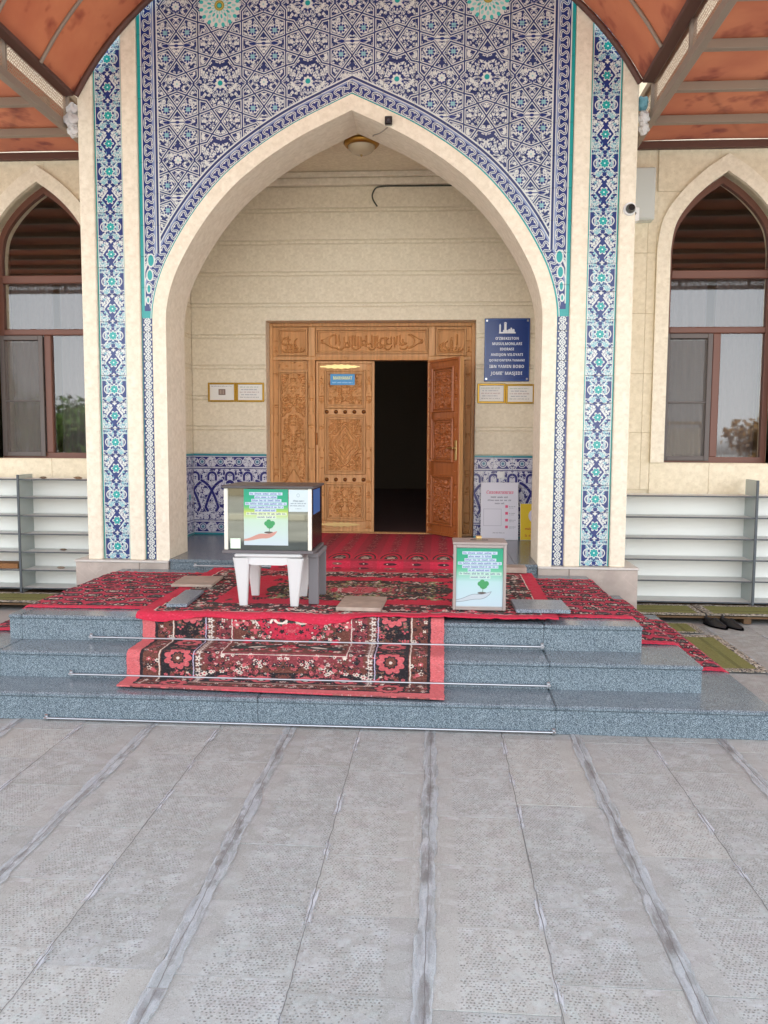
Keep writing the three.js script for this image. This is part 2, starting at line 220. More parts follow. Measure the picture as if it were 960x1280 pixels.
function stripCanvas() {                                      // one repeat of the broad upright strip, two rosettes high
  const S = 1100, w = 0.263 * S, h = 0.4826 * S, [cv, c] = canvas(w, h); c.fillStyle = BL; c.fillRect(0, 0, w, h);
  c.save(); c.translate(0, 0); curls(c, w, h, 130, 0.008 * S, 0.019 * S, 0.0050 * S, 7, IV); curls(c, w, h, 50, 0.010 * S, 0.020 * S, 0.0045 * S, 19, PALE); c.restore();
  const m = w / 2;
  const type1 = y => { c.strokeStyle = IV; c.lineWidth = 0.009 * S; for (const s of [-1, 1]) { c.fillStyle = BL; c.fillRect(m + s * 0.098 * S - 0.02 * S, y - 0.075 * S, 0.04 * S, 0.15 * S); c.beginPath(); c.arc(m + s * 0.055 * S, y, 0.038 * S, s > 0 ? -1.9 : 1.24, s > 0 ? 1.9 : 5.04); c.stroke(); c.beginPath(); c.moveTo(m + s * 0.04 * S, y - 0.036 * S); c.lineTo(m + s * 0.075 * S, y - 0.078 * S); c.moveTo(m + s * 0.04 * S, y + 0.036 * S); c.lineTo(m + s * 0.075 * S, y + 0.078 * S); c.stroke(); } c.fillStyle = BL; c.beginPath(); c.arc(m, y, 0.05 * S, 0, 6.29); c.fill(); rosette(c, m, y, 0.044 * S, 8, TE, IV, '#d8f0ea'); };
  const type2 = y => { c.fillStyle = BL; c.beginPath(); c.moveTo(m - 0.075 * S, y); c.lineTo(m, y - 0.1 * S); c.lineTo(m + 0.075 * S, y); c.lineTo(m, y + 0.1 * S); c.fill(); c.strokeStyle = IV; c.lineWidth = 0.008 * S; c.stroke(); rosette(c, m, y, 0.042 * S, 6, TE, IV, '#d8f0ea'); };
  const fleur = (y, f) => { c.fillStyle = BL; for (const [dx, dy, r] of [[0, -0.028, 0.016], [-0.026, 0.002, 0.016], [0.026, 0.002, 0.016], [0, 0.03, 0.02]]) { c.beginPath(); c.arc(m + dx * S, y + f * dy * S, r * 1.15 * S, 0, 6.29); c.fill(); } c.fillStyle = IV; c.beginPath(); c.ellipse(m, y + f * 0.006 * S, 0.010 * S, 0.020 * S, 0, 0, 6.29); c.fill(); c.beginPath(); c.ellipse(m, y + f * 0.008 * S, 0.022 * S, 0.007 * S, 0, 0, 6.29); c.fill(); };
  type1(h * 0.25); type2(h * 0.75); fleur(h * 0.5, 1); fleur(0, -1); fleur(h, -1);
  for (const [x0, x1, col] of [[0, 0.013, TE], [0.013, 0.020, IV]]) { c.fillStyle = col; c.fillRect(x0 * S, 0, (x1 - x0) * S, h); c.fillRect(w - x1 * S, 0, (x1 - x0) * S, h); }
  return cv;
}
function narrowCanvas() {
  const S = 1200, w = 0.109 * S, h = 0.13 * S, [cv, c] = canvas(w, h); c.fillStyle = VI; c.fillRect(0, 0, w, h);
  for (const s of [0, 1]) { c.strokeStyle = IV; c.lineWidth = 0.010 * S; c.beginPath(); for (let i = -2; i <= 26; i++) { const y = i / 24 * h, x = w / 2 + Math.sin(i / 24 * 6.283 + s * 3.1416) * w * 0.24; i > -2 ? c.lineTo(x, y) : c.moveTo(x, y); } c.stroke(); }
  for (const [x, y] of [[0.5, 0.25], [0.5, 0.75]]) rosette(c, x * w, y * h, 0.021 * S, 5, IV, IV, VI);
  c.fillStyle = IV; for (const [x, y] of [[0.2, 0.5], [0.8, 0.5], [0.2, 0], [0.8, 0], [0.2, 1], [0.8, 1]]) { c.beginPath(); c.arc(x * w, y * h, 0.009 * S, 0, 6.29); c.fill(); }
  c.fillStyle = '#7a7fb0'; c.fillRect(0, 0, 0.006 * S, h); c.fillRect(w - 0.006 * S, 0, 0.006 * S, h); c.fillStyle = TE; c.fillRect(0, 0, 0.005 * S, h); return cv;
}
const DADO = { w: 0.86, h: 0.94 };
function dadoCanvas() {
  const S = 1000, w = DADO.w * S, h = DADO.h * S, [cv, c] = canvas(w, h); c.fillStyle = '#23246e'; c.fillRect(0, 0, w, h);
  c.save(); c.beginPath(); c.rect(0, 0.16 * S, w, h - 0.32 * S); c.clip(); curls(c, w, h, 520, 0.012 * S, 0.028 * S, 0.0068 * S, 77, '#cfcfd6'); c.restore();
  const knot = (x, y) => { for (const [lw, col] of [[0.040, '#cfcfd6'], [0.030, '#1f2070']]) { c.strokeStyle = col; c.lineWidth = lw * S; c.lineCap = 'round'; for (const s of [-1, 1]) { c.beginPath(); c.moveTo(x - s * 0.12 * S, y - 0.16 * S); c.bezierCurveTo(x - s * 0.02 * S, y - 0.12 * S, x + s * 0.03 * S, y, x + s * 0.075 * S, y + 0.15 * S); c.stroke(); c.beginPath(); c.moveTo(x + s * 0.075 * S, y + 0.15 * S); c.lineTo(x + s * 0.05 * S, y + 0.19 * S); c.stroke(); } } };
  for (const x of [0.0, 0.215, 0.645, 0.86]) knot(x * S, 0.47 * S);
  for (const x of [0.02, 0.22, 0.43, 0.64, 0.84]) for (const [lw, col] of [[0.036, '#cfcfd6'], [0.026, '#1f2070']]) { c.strokeStyle = col; c.lineWidth = lw * S; c.beginPath(); c.arc(x * S, 0.26 * S, 0.045 * S, 3.14, 6.28); c.lineTo(x * S + 0.045 * S, 0.30 * S); c.moveTo(x * S - 0.045 * S, 0.26 * S); c.lineTo(x * S - 0.045 * S, 0.30 * S); c.stroke(); }
  for (const x of [0.43]) { rosette(c, x * S, 0.5 * S, 0.05 * S, 8, '#3aa6a4', '#cfcfd6', '#23246e'); }
  for (const yy of [0.025, DADO.h - 0.16]) {
    c.fillStyle = '#cfcfd6'; c.fillRect(0, yy * S, w, 0.135 * S); c.fillStyle = '#23246e'; c.fillRect(0, (yy + 0.01) * S, w, 0.115 * S);
    c.save(); c.beginPath(); c.rect(0, (yy + 0.012) * S, w, 0.111 * S); c.clip(); c.translate(0, yy * S); curls(c, w, 0.135 * S, 110, 0.01 * S, 0.022 * S, 0.006 * S, 91, '#cfcfd6'); c.restore();
    for (let x = 0.107; x < 0.9; x += 0.215) { c.fillStyle = '#1f2070'; c.beginPath(); c.moveTo((x - 0.07) * S, (yy + 0.012) * S); c.lineTo((x + 0.07) * S, (yy + 0.012) * S); c.lineTo((x + 0.03) * S, (yy + 0.067) * S); c.lineTo((x + 0.07) * S, (yy + 0.123) * S); c.lineTo((x - 0.07) * S, (yy + 0.123) * S); c.lineTo((x - 0.03) * S, (yy + 0.067) * S); c.fill(); for (const [r, col] of [[0.046, '#cfcfd6'], [0.037, '#23246e'], [0.028, '#aebcc8'], [0.015, '#3a6f8c']]) { c.fillStyle = col; c.beginPath(); c.arc(x * S, (yy + 0.067) * S, r * S, 0, 6.29); c.fill(); } }
  }
  for (const y of [0.163, DADO.h - 0.178]) { c.fillStyle = '#cfcfd6'; c.fillRect(0, y * S, w, 0.015 * S); c.fillStyle = '#1f2070'; c.fillRect(0, (y + 0.003) * S, w, 0.009 * S); }
  c.fillStyle = '#2a8a94'; c.fillRect(0, 0, w, 0.022 * S); c.fillRect(0, h - 0.022 * S, w, 0.022 * S); return cv;
}
// ---------------------------------------------------------------- carpets
const RED = '#c02a42', DRED = '#9c2439', BLK = '#211c20', BRN = '#66392f', CRM = '#d2c4b6', SAL = '#bd565c', GRN = '#2c4038';
function pile(c, w, h, seed, a = 0.10, n = 9000) { const R = rng(seed); for (let i = 0; i < n; i++) { c.fillStyle = R() < 0.5 ? `rgba(0,0,0,${a})` : `rgba(255,235,225,${a})`; c.fillRect(R() * w, R() * h, 2 + R() * 5, 2); } }
function flowers(c, x0, y0, w, h, n, seed, cols, r0, r1) { const R = rng(seed); for (let i = 0; i < n; i++) { const x = x0 + R() * w, y = y0 + R() * h, r = r0 + R() * (r1 - r0), k = 4 + (R() * 3 | 0), col = cols[R() * cols.length | 0], core = cols[R() * cols.length | 0]; c.fillStyle = col; for (let j = 0; j < k; j++) { const a = j / k * 6.283 + i; c.beginPath(); c.ellipse(x + Math.cos(a) * r * 0.6, y + Math.sin(a) * r * 0.6, r * 0.5, r * 0.34, a, 0, 6.29); c.fill(); } c.fillStyle = core; c.beginPath(); c.arc(x, y, r * 0.34, 0, 6.29); c.fill(); } }
function mirror4(w, h, draw) { const [cv, c] = canvas(w, h), [q, d] = canvas(w / 2, h / 2); draw(d, w / 2, h / 2); for (const [sx, sy] of [[1, 1], [-1, 1], [1, -1], [-1, -1]]) { c.save(); c.translate(sx > 0 ? 0 : w, sy > 0 ? 0 : h); c.scale(sx, sy); c.drawImage(q, 0, 0); c.restore(); } return [cv, c]; }
function runnerCanvas() {                                     // 2.0 m wide, 1.18 m of its length is in sight
  const S = 560, W = 2.0 * S, H = 1.18 * S, [cv, c] = canvas(W, H);
  const [q, d] = canvas(W / 2, H); d.fillStyle = '#cb6466'; d.fillRect(0, 0, W / 2, H);
  d.fillStyle = BLK; d.fillRect(0.085 * S, 0, W, H - 0.085 * S); d.fillStyle = BRN; d.fillRect(0.105 * S, 0, W, H - 0.105 * S);
  flowers(d, 0.11 * S, 0, 0.09 * S, H - 0.12 * S, 150, 5, [BLK, SAL, CRM, BRN, BLK], 4, 9); flowers(d, 0.1 * S, H - 0.19 * S, W, 0.08 * S, 260, 6, [BLK, SAL, CRM, BRN, BLK], 4, 9);
  d.fillStyle = CRM; d.fillRect(0.205 * S, 0, 5, H - 0.2 * S); d.fillRect(0.205 * S, H - 0.205 * S, W, 5);
  d.fillStyle = BLK; d.fillRect(0.22 * S, 0, 0.22 * S, H - 0.22 * S); d.fillRect(0.22 * S, H - 0.36 * S, W, 0.14 * S); d.fillStyle = BRN; flowers(d, 0.23 * S, 0, 0.2 * S, H - 0.25 * S, 190, 9, [BRN, SAL, '#7a5a4c', GRN, BLK, BLK], 5, 13); flowers(d, 0.25 * S, H - 0.35 * S, W, 0.12 * S, 300, 10, [BRN, SAL, CRM, '#5a2a2c', BLK, BLK, '#8a3a40', SAL], 5, 12);
  for (const y of [0.10, 0.42, 0.72, 1.02]) { for (const [r, col] of [[0.088, BLK], [0.076, '#c0585c'], [0.040, BLK], [0.030, BRN], [0.010, CRM]]) { rosette(d, 0.33 * S, y * S, r * S * 1.05, 9, col, col, col); } }
  for (const x of [0.62, 0.86]) for (const [r, col] of [[0.06, SAL], [0.03, BLK], [0.016, CRM]]) { d.fillStyle = col; d.beginPath(); d.ellipse(x * S, H - 0.285 * S, r * S, r * S * 0.8, 0, 0, 6.29); d.fill(); }
  for (let y = 0; y < H - 0.24 * S; y += 26) { rosette(d, 0.462 * S, y + 13, 13, 5, CRM, '#8f7f80', BLK); } d.fillStyle = '#b5a9c0'; d.fillRect(0.425 * S, 0, 4, H - 0.3 * S);
  d.fillStyle = '#7d343a'; d.fillRect(0.50 * S, 0, W, H - 0.42 * S); flowers(d, 0.46 * S, H - 0.43 * S, W, 0.08 * S, 320, 16, [BLK, SAL, CRM, BLK, '#8a3a40'], 4, 10); flowers(d, 0.5 * S, 0, 0.1 * S, H - 0.44 * S, 130, 14, [BLK, BRN, SAL, CRM, BLK], 4, 9); flowers(d, 0.5 * S, H - 0.5 * S, W, 0.08 * S, 200, 15, [BLK, BRN, SAL, CRM, BLK], 4, 9);
  d.fillStyle = CRM; d.fillRect(0.6 * S, 0, 4, H - 0.5 * S); d.fillRect(0.6 * S, H - 0.5 * S, W, 4);
  d.fillStyle = BRN; d.fillRect(0.615 * S, 0, W, H - 0.515 * S); flowers(d, 0.62 * S, 0, 0.4 * S, H - 0.54 * S, 170, 22, [BLK, RED, SAL, CRM, GRN, BLK, '#c4545c'], 5, 19);
  d.save(); d.translate(0.8 * S, 0.50 * S); d.rotate(-0.35); for (const [a, b, col] of [[0.17, 0.05, BLK], [0.13, 0.035, GRN], [0.06, 0.018, CRM]]) { d.fillStyle = col; d.beginPath(); d.ellipse(0, 0, a * S, b * S, 0, 0, 6.29); d.fill(); } d.restore();
  d.fillStyle = RED; d.beginPath(); d.moveTo(0.66 * S, 0); d.lineTo(W, 0); d.lineTo(W, 0.42 * S); d.lineTo(0.86 * S, 0.30 * S); d.fill(); flowers(d, 0.7 * S, 0, 0.3 * S, 0.36 * S, 90, 31, [BLK, SAL, DRED, CRM, GRN, BLK], 4, 12);
  c.drawImage(q, 0, 0); c.save(); c.translate(W, 0); c.scale(-1, 1); c.drawImage(q, 0, 0); c.restore();
  c.strokeStyle = '#e3d2c2'; c.lineWidth = 9; c.lineCap = 'round'; for (const s of [-1, 1]) { c.beginPath(); c.arc(W / 2 + s * 0.07 * S, 0.13 * S, 0.045 * S, 0.6, 4.6); c.stroke(); c.beginPath(); c.moveTo(W / 2 + s * 0.09 * S, 0.09 * S); c.lineTo(W / 2 + s * 0.14 * S, 0.17 * S); c.stroke(); }
  pile(c, W, H, 3, 0.13, 26000); return cv;
}
function medallionCanvas() {                                  // the wide carpet on the landing, 2.82 x 1.85 m
  const S = 420, W = 2.82 * S, H = 1.85 * S; const [cv, c] = mirror4(W, H, (d, w, h) => {
    d.fillStyle = '#bf2540'; d.fillRect(0, 0, w, h); d.fillStyle = CRM; d.fillRect(0.1 * S, 0.085 * S, w, 4); d.fillRect(0.1 * S, 0.085 * S, 4, h);
    d.fillStyle = '#3c2226'; d.fillRect(0.11 * S, 0.095 * S, w, h); flowers(d, 0.12 * S, 0.1 * S, w, 0.28 * S, 260, 41, [SAL, BRN, CRM, RED, BLK, GRN], 5, 14); flowers(d, 0.12 * S, 0.1 * S, 0.3 * S, h, 200, 42, [SAL, BRN, CRM, RED, BLK, GRN], 5, 14);
    d.fillStyle = '#c0233c'; d.fillRect(0.42 * S, 0.36 * S, w, h); flowers(d, 0.45 * S, 0.40 * S, w, h, 70, 43, [DRED, BRN, '#d84a55', BLK], 6, 15);
    d.fillStyle = '#3a2a26'; d.beginPath(); d.ellipse(w, h, 0.72 * S, 0.42 * S, 0, 0, 6.29); d.fill(); flowers(d, w - 0.66 * S, h - 0.38 * S, 0.66 * S, 0.38 * S, 170, 44, [CRM, GRN, SAL, BRN, BLK, '#8c8a5c'], 6, 16); d.fillStyle = SAL; d.beginPath(); d.ellipse(w, h, 0.22 * S, 0.14 * S, 0, 0, 6.29); d.fill(); flowers(d, w - 0.2 * S, h - 0.12 * S, 0.2 * S, 0.12 * S, 26, 45, [CRM, RED, BRN], 5, 10);
  }); pile(c, W, H, 8, 0.09, 20000); return cv;
}
function hookCanvas() {                                       // side runner: rows of hooked hexagons, 1.55 m wide repeat 0.4
  const S = 420, W = 1.6 * S, H = 1.55 * S, [cv, c] = canvas(W, H); c.fillStyle = '#b8304a'; c.fillRect(0, 0, W, H); const R = rng(77);
  for (let j = 0; j < 9; j++) for (let i = 0; i < 9; i++) { const x = (i + (j % 2) / 2 + (R() - 0.5) * 0.16) * 0.2 * S, y = (j + 0.5 + (R() - 0.5) * 0.14) * 0.17 * S; c.fillStyle = [BLK, '#33202a', '#4a2230'][(i + j) % 3]; c.beginPath(); for (const [k, p] of [[-0.1, 0], [-0.05, -0.065], [0.05, -0.065], [0.1, 0], [0.05, 0.065], [-0.05, 0.065]].entries()) c[k ? 'lineTo' : 'moveTo'](x + p[0] * S, y + p[1] * S); c.fill(); c.fillStyle = [SAL, '#6a7068', CRM, RED][(i * 3 + j) % 4]; c.fillRect(x - 0.045 * S, y - 0.02 * S, 0.09 * S, 0.04 * S); c.fillStyle = BLK; c.fillRect(x - 0.02 * S, y - 0.008 * S, 0.04 * S, 0.016 * S); c.fillStyle = CRM; for (const s of [-1, 1]) c.fillRect(x + s * 0.07 * S - 3, y - 5, 7, 9); }
  flowers(c, 0, 0, W, H, 900, 78, [BLK, SAL, CRM, DRED, BLK, '#6a3a3a', GRN], 3, 8);
  c.fillStyle = '#c8304a'; c.fillRect(0, 0, W, 0.045 * S); c.fillRect(0, H - 0.06 * S, W, 0.06 * S); c.fillStyle = '#38242c'; c.fillRect(0, 0.045 * S, W, 0.02 * S); c.fillRect(0, H - 0.085 * S, W, 0.025 * S); pile(c, W, H, 12, 0.10, 14000); return cv;
}
function prayerCanvas() {                                     // rows of small prayer niches, 1.3 x 2.3 m
  const S = 520, W = 1.32 * S, H = 2.25 * S, [cv, c] = canvas(W, H); c.fillStyle = '#b4243c'; c.fillRect(0, 0, W, H);
  for (let i = 0; i < 7; i++) { const x = (i + 0.5) * W / 7, w = W / 7;
    c.fillStyle = i % 2 ? '#a52a3c' : '#bb2740'; c.fillRect(x - w / 2, 0, w, H); const R = rng(i + 5);
    for (let y = 0; y < H - 0.5 * S; y += 0.055 * S) { c.fillStyle = ['#3f1c26', '#7a5048', '#4d2028'][(R() * 3) | 0]; c.beginPath(); c.ellipse(x, y, w * (0.16 + 0.1 * R()), 0.013 * S, 0, 0, 6.29); c.fill(); c.fillStyle = '#d6b8a8'; c.fillRect(x - 3 + (R() - 0.5) * w * 0.3, y - 2, 6, 4); }
    for (const [r, col] of [[0.5, '#c9203c'], [0.42, '#3b2026'], [0.36, '#c9203c'], [0.26, '#2b2524'], [0.15, '#c0ae9e']]) { c.fillStyle = col; c.beginPath(); c.ellipse(x, H - 0.02 * S, w * r, w * r * 5.2, 0, Math.PI, 6.2832); c.fill(); }
    flowers(c, x - w * 0.2, H - 0.22 * S, w * 0.4, 0.2 * S, 26, i + 9, [CRM, GRN, BRN, SAL], 3, 8); }
  pile(c, W, H, 15, 0.10, 16000); return cv;
}
function matCanvas(seed) {                                    // olive mat with a speckled black, white and sand edge
  const W = 360, H = 640, [cv, c] = canvas(W, H), R = rng(seed); c.fillStyle = '#a39a8a'; c.fillRect(0, 0, W, H); for (let i = 0; i < 2600; i++) { c.fillStyle = ['#1d222a', '#d9d3c8', '#8f8576', '#3c3a40', '#b9a68e'][R() * 5 | 0]; c.beginPath(); c.ellipse(R() * W, R() * H, 3 + R() * 7, 2 + R() * 4, R() * 3, 0, 6.29); c.fill(); }
  c.fillStyle = '#7d7c42'; c.fillRect(50, 46, W - 100, H - 92); for (let i = 0; i < 5200; i++) { c.fillStyle = R() < 0.5 ? '#6d6d38' : '#8a884e'; c.fillRect(50 + R() * (W - 104), 46 + R() * (H - 98), 4, 2); } c.fillStyle = '#6a6a36'; c.fillRect(W * 0.58, 46, 26, H - 92); return cv;
}
// ---------------------------------------------------------------- prints on paper
function words(c, x, y, w, h, seed, col) { const R = rng(seed); c.fillStyle = col; let q = x; while (q < x + w) { const l = Math.min(x + w - q, h * (0.8 + R() * 3)); for (let k = q; k < q + l - h * 0.2; k += h * 0.42) { const t = R(); c.fillRect(k, y + (t < 0.3 ? 0 : h * 0.25), h * 0.16, h * (t < 0.3 ? 1 : 0.75)); if (t > 0.4) c.fillRect(k, y + h * (0.3 + 0.5 * R()), h * 0.36, h * 0.14); } q += l + h * 0.6; } }
function appealCanvas(small) {                                     // green appeal poster: text lines, a seedling in an open hand
  const W = 420, H = 540, [cv, c] = canvas(W, H), g = c.createLinearGradient(0, 0, 0, H); g.addColorStop(0, '#0f9c78'); g.addColorStop(0.27, '#2fae7c'); if (small) { g.addColorStop(0.42, '#7fc8a6'); g.addColorStop(0.58, '#b9dcdc'); g.addColorStop(1, '#c6dce6'); } else { g.addColorStop(0.40, '#bcd05c'); g.addColorStop(0.55, '#c6dfc8'); g.addColorStop(1, '#ccd9e0'); } c.fillStyle = g; c.fillRect(0, 0, W, H);
  const L = [[60, 300], [110, 200], [80, 270], [20, 380], [60, 310], [110, 190], [30, 370], [130, 170]]; L.forEach(([x, w], i) => { const y = 34 + i * 32; c.fillStyle = i < 6 ? '#c9d6e6' : 'rgba(240,245,240,0.6)'; c.fillRect(x - 8, y - 4, w + 16, 28); words(c, x, y, w, 19, 60 + i, i < 6 ? '#243d8f' : '#2a2f6a'); });
  c.fillStyle = '#3f9f5f'; for (const [x, y, r] of [[245, 345, 34], [215, 330, 22], [272, 328, 24], [236, 312, 22], [262, 352, 18]]) { c.beginPath(); c.arc(x, y, r, 0, 6.29); c.fill(); } c.strokeStyle = '#4e7f52'; c.lineWidth = 5; c.beginPath(); c.moveTo(243, 360); c.lineTo(240, 410); c.stroke(); c.fillStyle = '#5c5048'; c.beginPath(); c.ellipse(235, 416, 42, 10, 0, 0, 6.29); c.fill();
  c.fillStyle = small ? '#c3d0d6' : '#cf9686'; c.strokeStyle = '#7d868c'; c.lineWidth = 4; c.beginPath(); c.moveTo(0, 482); c.bezierCurveTo(90, 470, 120, 420, 190, 428); c.bezierCurveTo(240, 436, 280, 410, 318, 402); c.bezierCurveTo(300, 440, 260, 470, 210, 474); c.bezierCurveTo(130, 470, 90, 500, 0, 500); c.fill(); if (small) c.stroke(); return cv;
}
function noticeCanvas(seed, head) { const W = 300, H = 200, [cv, c] = canvas(W, H); c.fillStyle = '#e8e6e0'; c.fillRect(0, 0, W, H); if (head) { c.fillStyle = '#6a5a54'; words(c, 20, 16, 250, 11, seed + 30, '#56505a'); c.fillStyle = '#7a6258'; c.fillRect(108, 60, 84, 74); c.fillStyle = '#a89488'; c.fillRect(120, 72, 26, 50); c.fillRect(156, 72, 22, 50); } else for (let i = 0; i < 5; i++) words(c, 26 + (i % 2) * 14, 26 + i * 32, 230 - (i % 2) * 40, 14, seed + i, ['#7f9a7c', '#56607a', '#8a5a5a', '#56607a', '#777'][i]); return cv; }
function signCanvas() {
  const W = 440, H = 610, [cv, c] = canvas(W, H); c.fillStyle = '#17397f'; c.fillRect(0, 0, W, H); c.fillStyle = '#e9ecf2'; c.fillRect(138, 130, 165, 14); c.fillRect(140, 62, 16, 74); c.beginPath(); c.moveTo(140, 64); c.lineTo(148, 46); c.lineTo(156, 64); c.fill(); c.fillRect(188, 50, 24, 84); c.beginPath(); c.arc(200, 48, 15, Math.PI, 6.29); c.fill(); c.fillRect(178, 110, 46, 26); c.fillRect(226, 112, 66, 22); for (const x of [240, 260, 280]) { c.beginPath(); c.arc(x, 112, 12, Math.PI, 6.29); c.fill(); } c.beginPath(); c.arc(258, 96, 9, 0, 6.29); c.fill();
  c.textAlign = 'center'; [['O‘ZBEKISTON', 206, 37], ['MUSULMONLARI', 258, 37], ['IDORASI', 310, 35], ['ANDIJON VILOYATI', 364, 35], ['QO‘RG‘ONTEPA TUMANI', 418, 31], ['IBN YAMIN BOBO', 482, 41], ['JOME’ MASJIDI', 550, 45]].forEach(([s, y, z]) => { c.font = `bold ${z}px sans-serif`; c.fillText(s, W / 2, y, 404); });
  c.strokeStyle = '#5f7fbb'; c.lineWidth = 3; c.strokeRect(6, 6, W - 12, H - 12); return cv;
}
function qrPosterCanvas() { const W = 300, H = 470, [cv, c] = canvas(W, H); c.fillStyle = '#d9d7df'; c.fillRect(0, 0, W, H); c.textAlign = 'center'; c.font = 'italic bold 38px serif'; c.fillStyle = '#cf3054'; c.fillText('Саховатингиз', W / 2, 92, 220); words(c, 80, 112, 140, 15, 3, '#39404c'); words(c, 54, 138, 190, 14, 4, '#4a505c'); words(c, 112, 164, 76, 14, 5, '#4a505c'); c.strokeStyle = '#8a8a96'; c.lineWidth = 2; c.strokeRect(22, 218, 142, 138); for (let i = 0; i < 4; i++) { c.fillStyle = '#d8486e'; c.fillRect(196, 186 + i * 56, 22, 22); words(c, 228, 192 + i * 56, 52, 9, 8 + i, '#70747e'); words(c, 228, 206 + i * 56, 40, 7, 18 + i, '#8a8e98'); } words(c, 96, 410, 100, 8, 31, '#6a6a72'); return cv; }
function yellowCanvas() { const W = 240, H = 300, [cv, c] = canvas(W, H); c.fillStyle = '#d9b90e'; c.fillRect(0, 0, W, H); c.fillStyle = '#d4cfdf'; c.beginPath(); c.arc(130, 100, 62, 0, 6.29); c.fill(); c.fillStyle = '#2a2a30'; c.beginPath(); c.ellipse(104, 92, 10, 20, 0.4, 0, 6.29); c.fill(); c.fillRect(120, 96, 40, 10); words(c, 40, 196, 160, 20, 5, '#b02a20'); words(c, 84, 228, 60, 12, 6, '#7a4a18'); words(c, 40, 252, 150, 22, 7, '#b02a20'); return cv; }
function paperCanvas(seed) { const W = 200, H = 190, [cv, c] = canvas(W, H); c.fillStyle = '#d5e2e4'; c.fillRect(0, 0, W, H); c.strokeStyle = '#8aa0a6'; c.lineWidth = 3; c.beginPath(); c.arc(96, 48, 14, 0, 6.29); c.stroke(); words(c, 44, 88, 112, 15, seed, '#34444e'); words(c, 20, 112, 160, 11, seed + 1, '#4a5a66'); words(c, 14, 132, 150, 11, seed + 2, '#4a5a66'); words(c, 70, 158, 60, 9, seed + 3, '#6a7a86'); return cv; }
function stickerCanvas() { const W = 240, H = 110, [cv, c] = canvas(W, H); c.fillStyle = '#1d86c2'; c.fillRect(0, 0, W, H); c.fillStyle = '#e9e28c'; c.font = 'bold 46px sans-serif'; c.textAlign = 'center'; c.fillText('MARHAMAT', W / 2, 56, 190); words(c, 20, 78, 200, 14, 3, '#bfe0f0'); return cv; }
// concrete paving slabs: plain margin along one edge, a field of pressed dimples, dirt in the dimples, cement smears
function pavingCanvas(seed) {
  const N = 512, [cv, c] = canvas(N, N), [bv, b] = canvas(N, N), R = rng(seed); const base = 151 + (R() - 0.5) * 12; c.fillStyle = `rgb(${base + 2},${base + 1},${base - 4})`; c.fillRect(0, 0, N, N); b.fillStyle = '#c8c8c8'; b.fillRect(0, 0, N, N);
  for (let i = 0; i < 9000; i++) { const q = R() < 0.5 ? 0 : 255; c.fillStyle = `rgba(${q},${q},${q},${0.04 + R() * 0.09})`; const s = 1 + R() * 3.5; c.fillRect(R() * N, R() * N, s, s); }
  for (let i = 0; i < 44; i++) { c.fillStyle = R() < 0.6 ? `rgba(190,193,194,${0.05 + R() * 0.10})` : `rgba(110,104,98,${0.02 + R() * 0.04})`; c.beginPath(); const x = R() * N, y = R() * N, r = 20 + R() * 80; for (let k = 0; k < 16; k++) { const a = k / 16 * 6.283, q = r * (0.55 + R() * 0.6); c[k ? 'lineTo' : 'moveTo'](x + q * Math.cos(a), y + q * Math.sin(a) * 0.7); } c.fill(); }
  for (let i = 0; i < 900; i++) { c.fillStyle = `rgba(184,189,191,${0.03 + R() * 0.07})`; c.beginPath(); c.ellipse(132 + R() * (N - 140), 8 + R() * (N - 16), 6 + R() * 22, 5 + R() * 14, R() * 3, 0, 6.29); c.fill(); }      // dust caught by the pressed field
  for (let y = 14; y < N - 8; y += 15) for (let x = 128 + (((y / 15) | 0) % 2) * 8; x < N - 10; x += 17) { const t = R(), worn = fbm(x / N, y / N, 5, 4, seed); if (t < 0.10 + Math.max(0, worn - 0.55) * 5) continue; c.fillStyle = `rgba(78,74,70,${0.16 + R() * 0.42})`; const w = 5 + R() * 5, h = 4 + R() * 4, X = x + (R() - 0.5) * 5, Y = y + (R() - 0.5) * 5; c.fillRect(X, Y, w, h); b.fillStyle = '#505050'; b.fillRect(X, Y, w, h); }
  for (let e = 0; e < 2; e++) { const side = R() < 0.5 ? 2 : R() * 4 | 0, n = 14 + R() * 30; for (let i = 0; i < n; i++) { const t = (0.1 + R() * 0.8) * N, d = Math.pow(R(), 2) * 46; const [x, y] = side === 0 ? [t, d] : side === 1 ? [t, N - d] : side === 2 ? [d, t] : [N - d, t]; c.fillStyle = `rgba(190,193,198,${0.05 + R() * 0.13})`; c.beginPath(); c.ellipse(x, y, side < 2 ? 10 + R() * 26 : 3 + R() * 8, side < 2 ? 3 + R() * 8 : 10 + R() * 26, (R() - 0.5) * 0.3, 0, 6.29); c.fill(); } }
  return [ctex(cv, true, false), ctex(bv, false, false)];
}
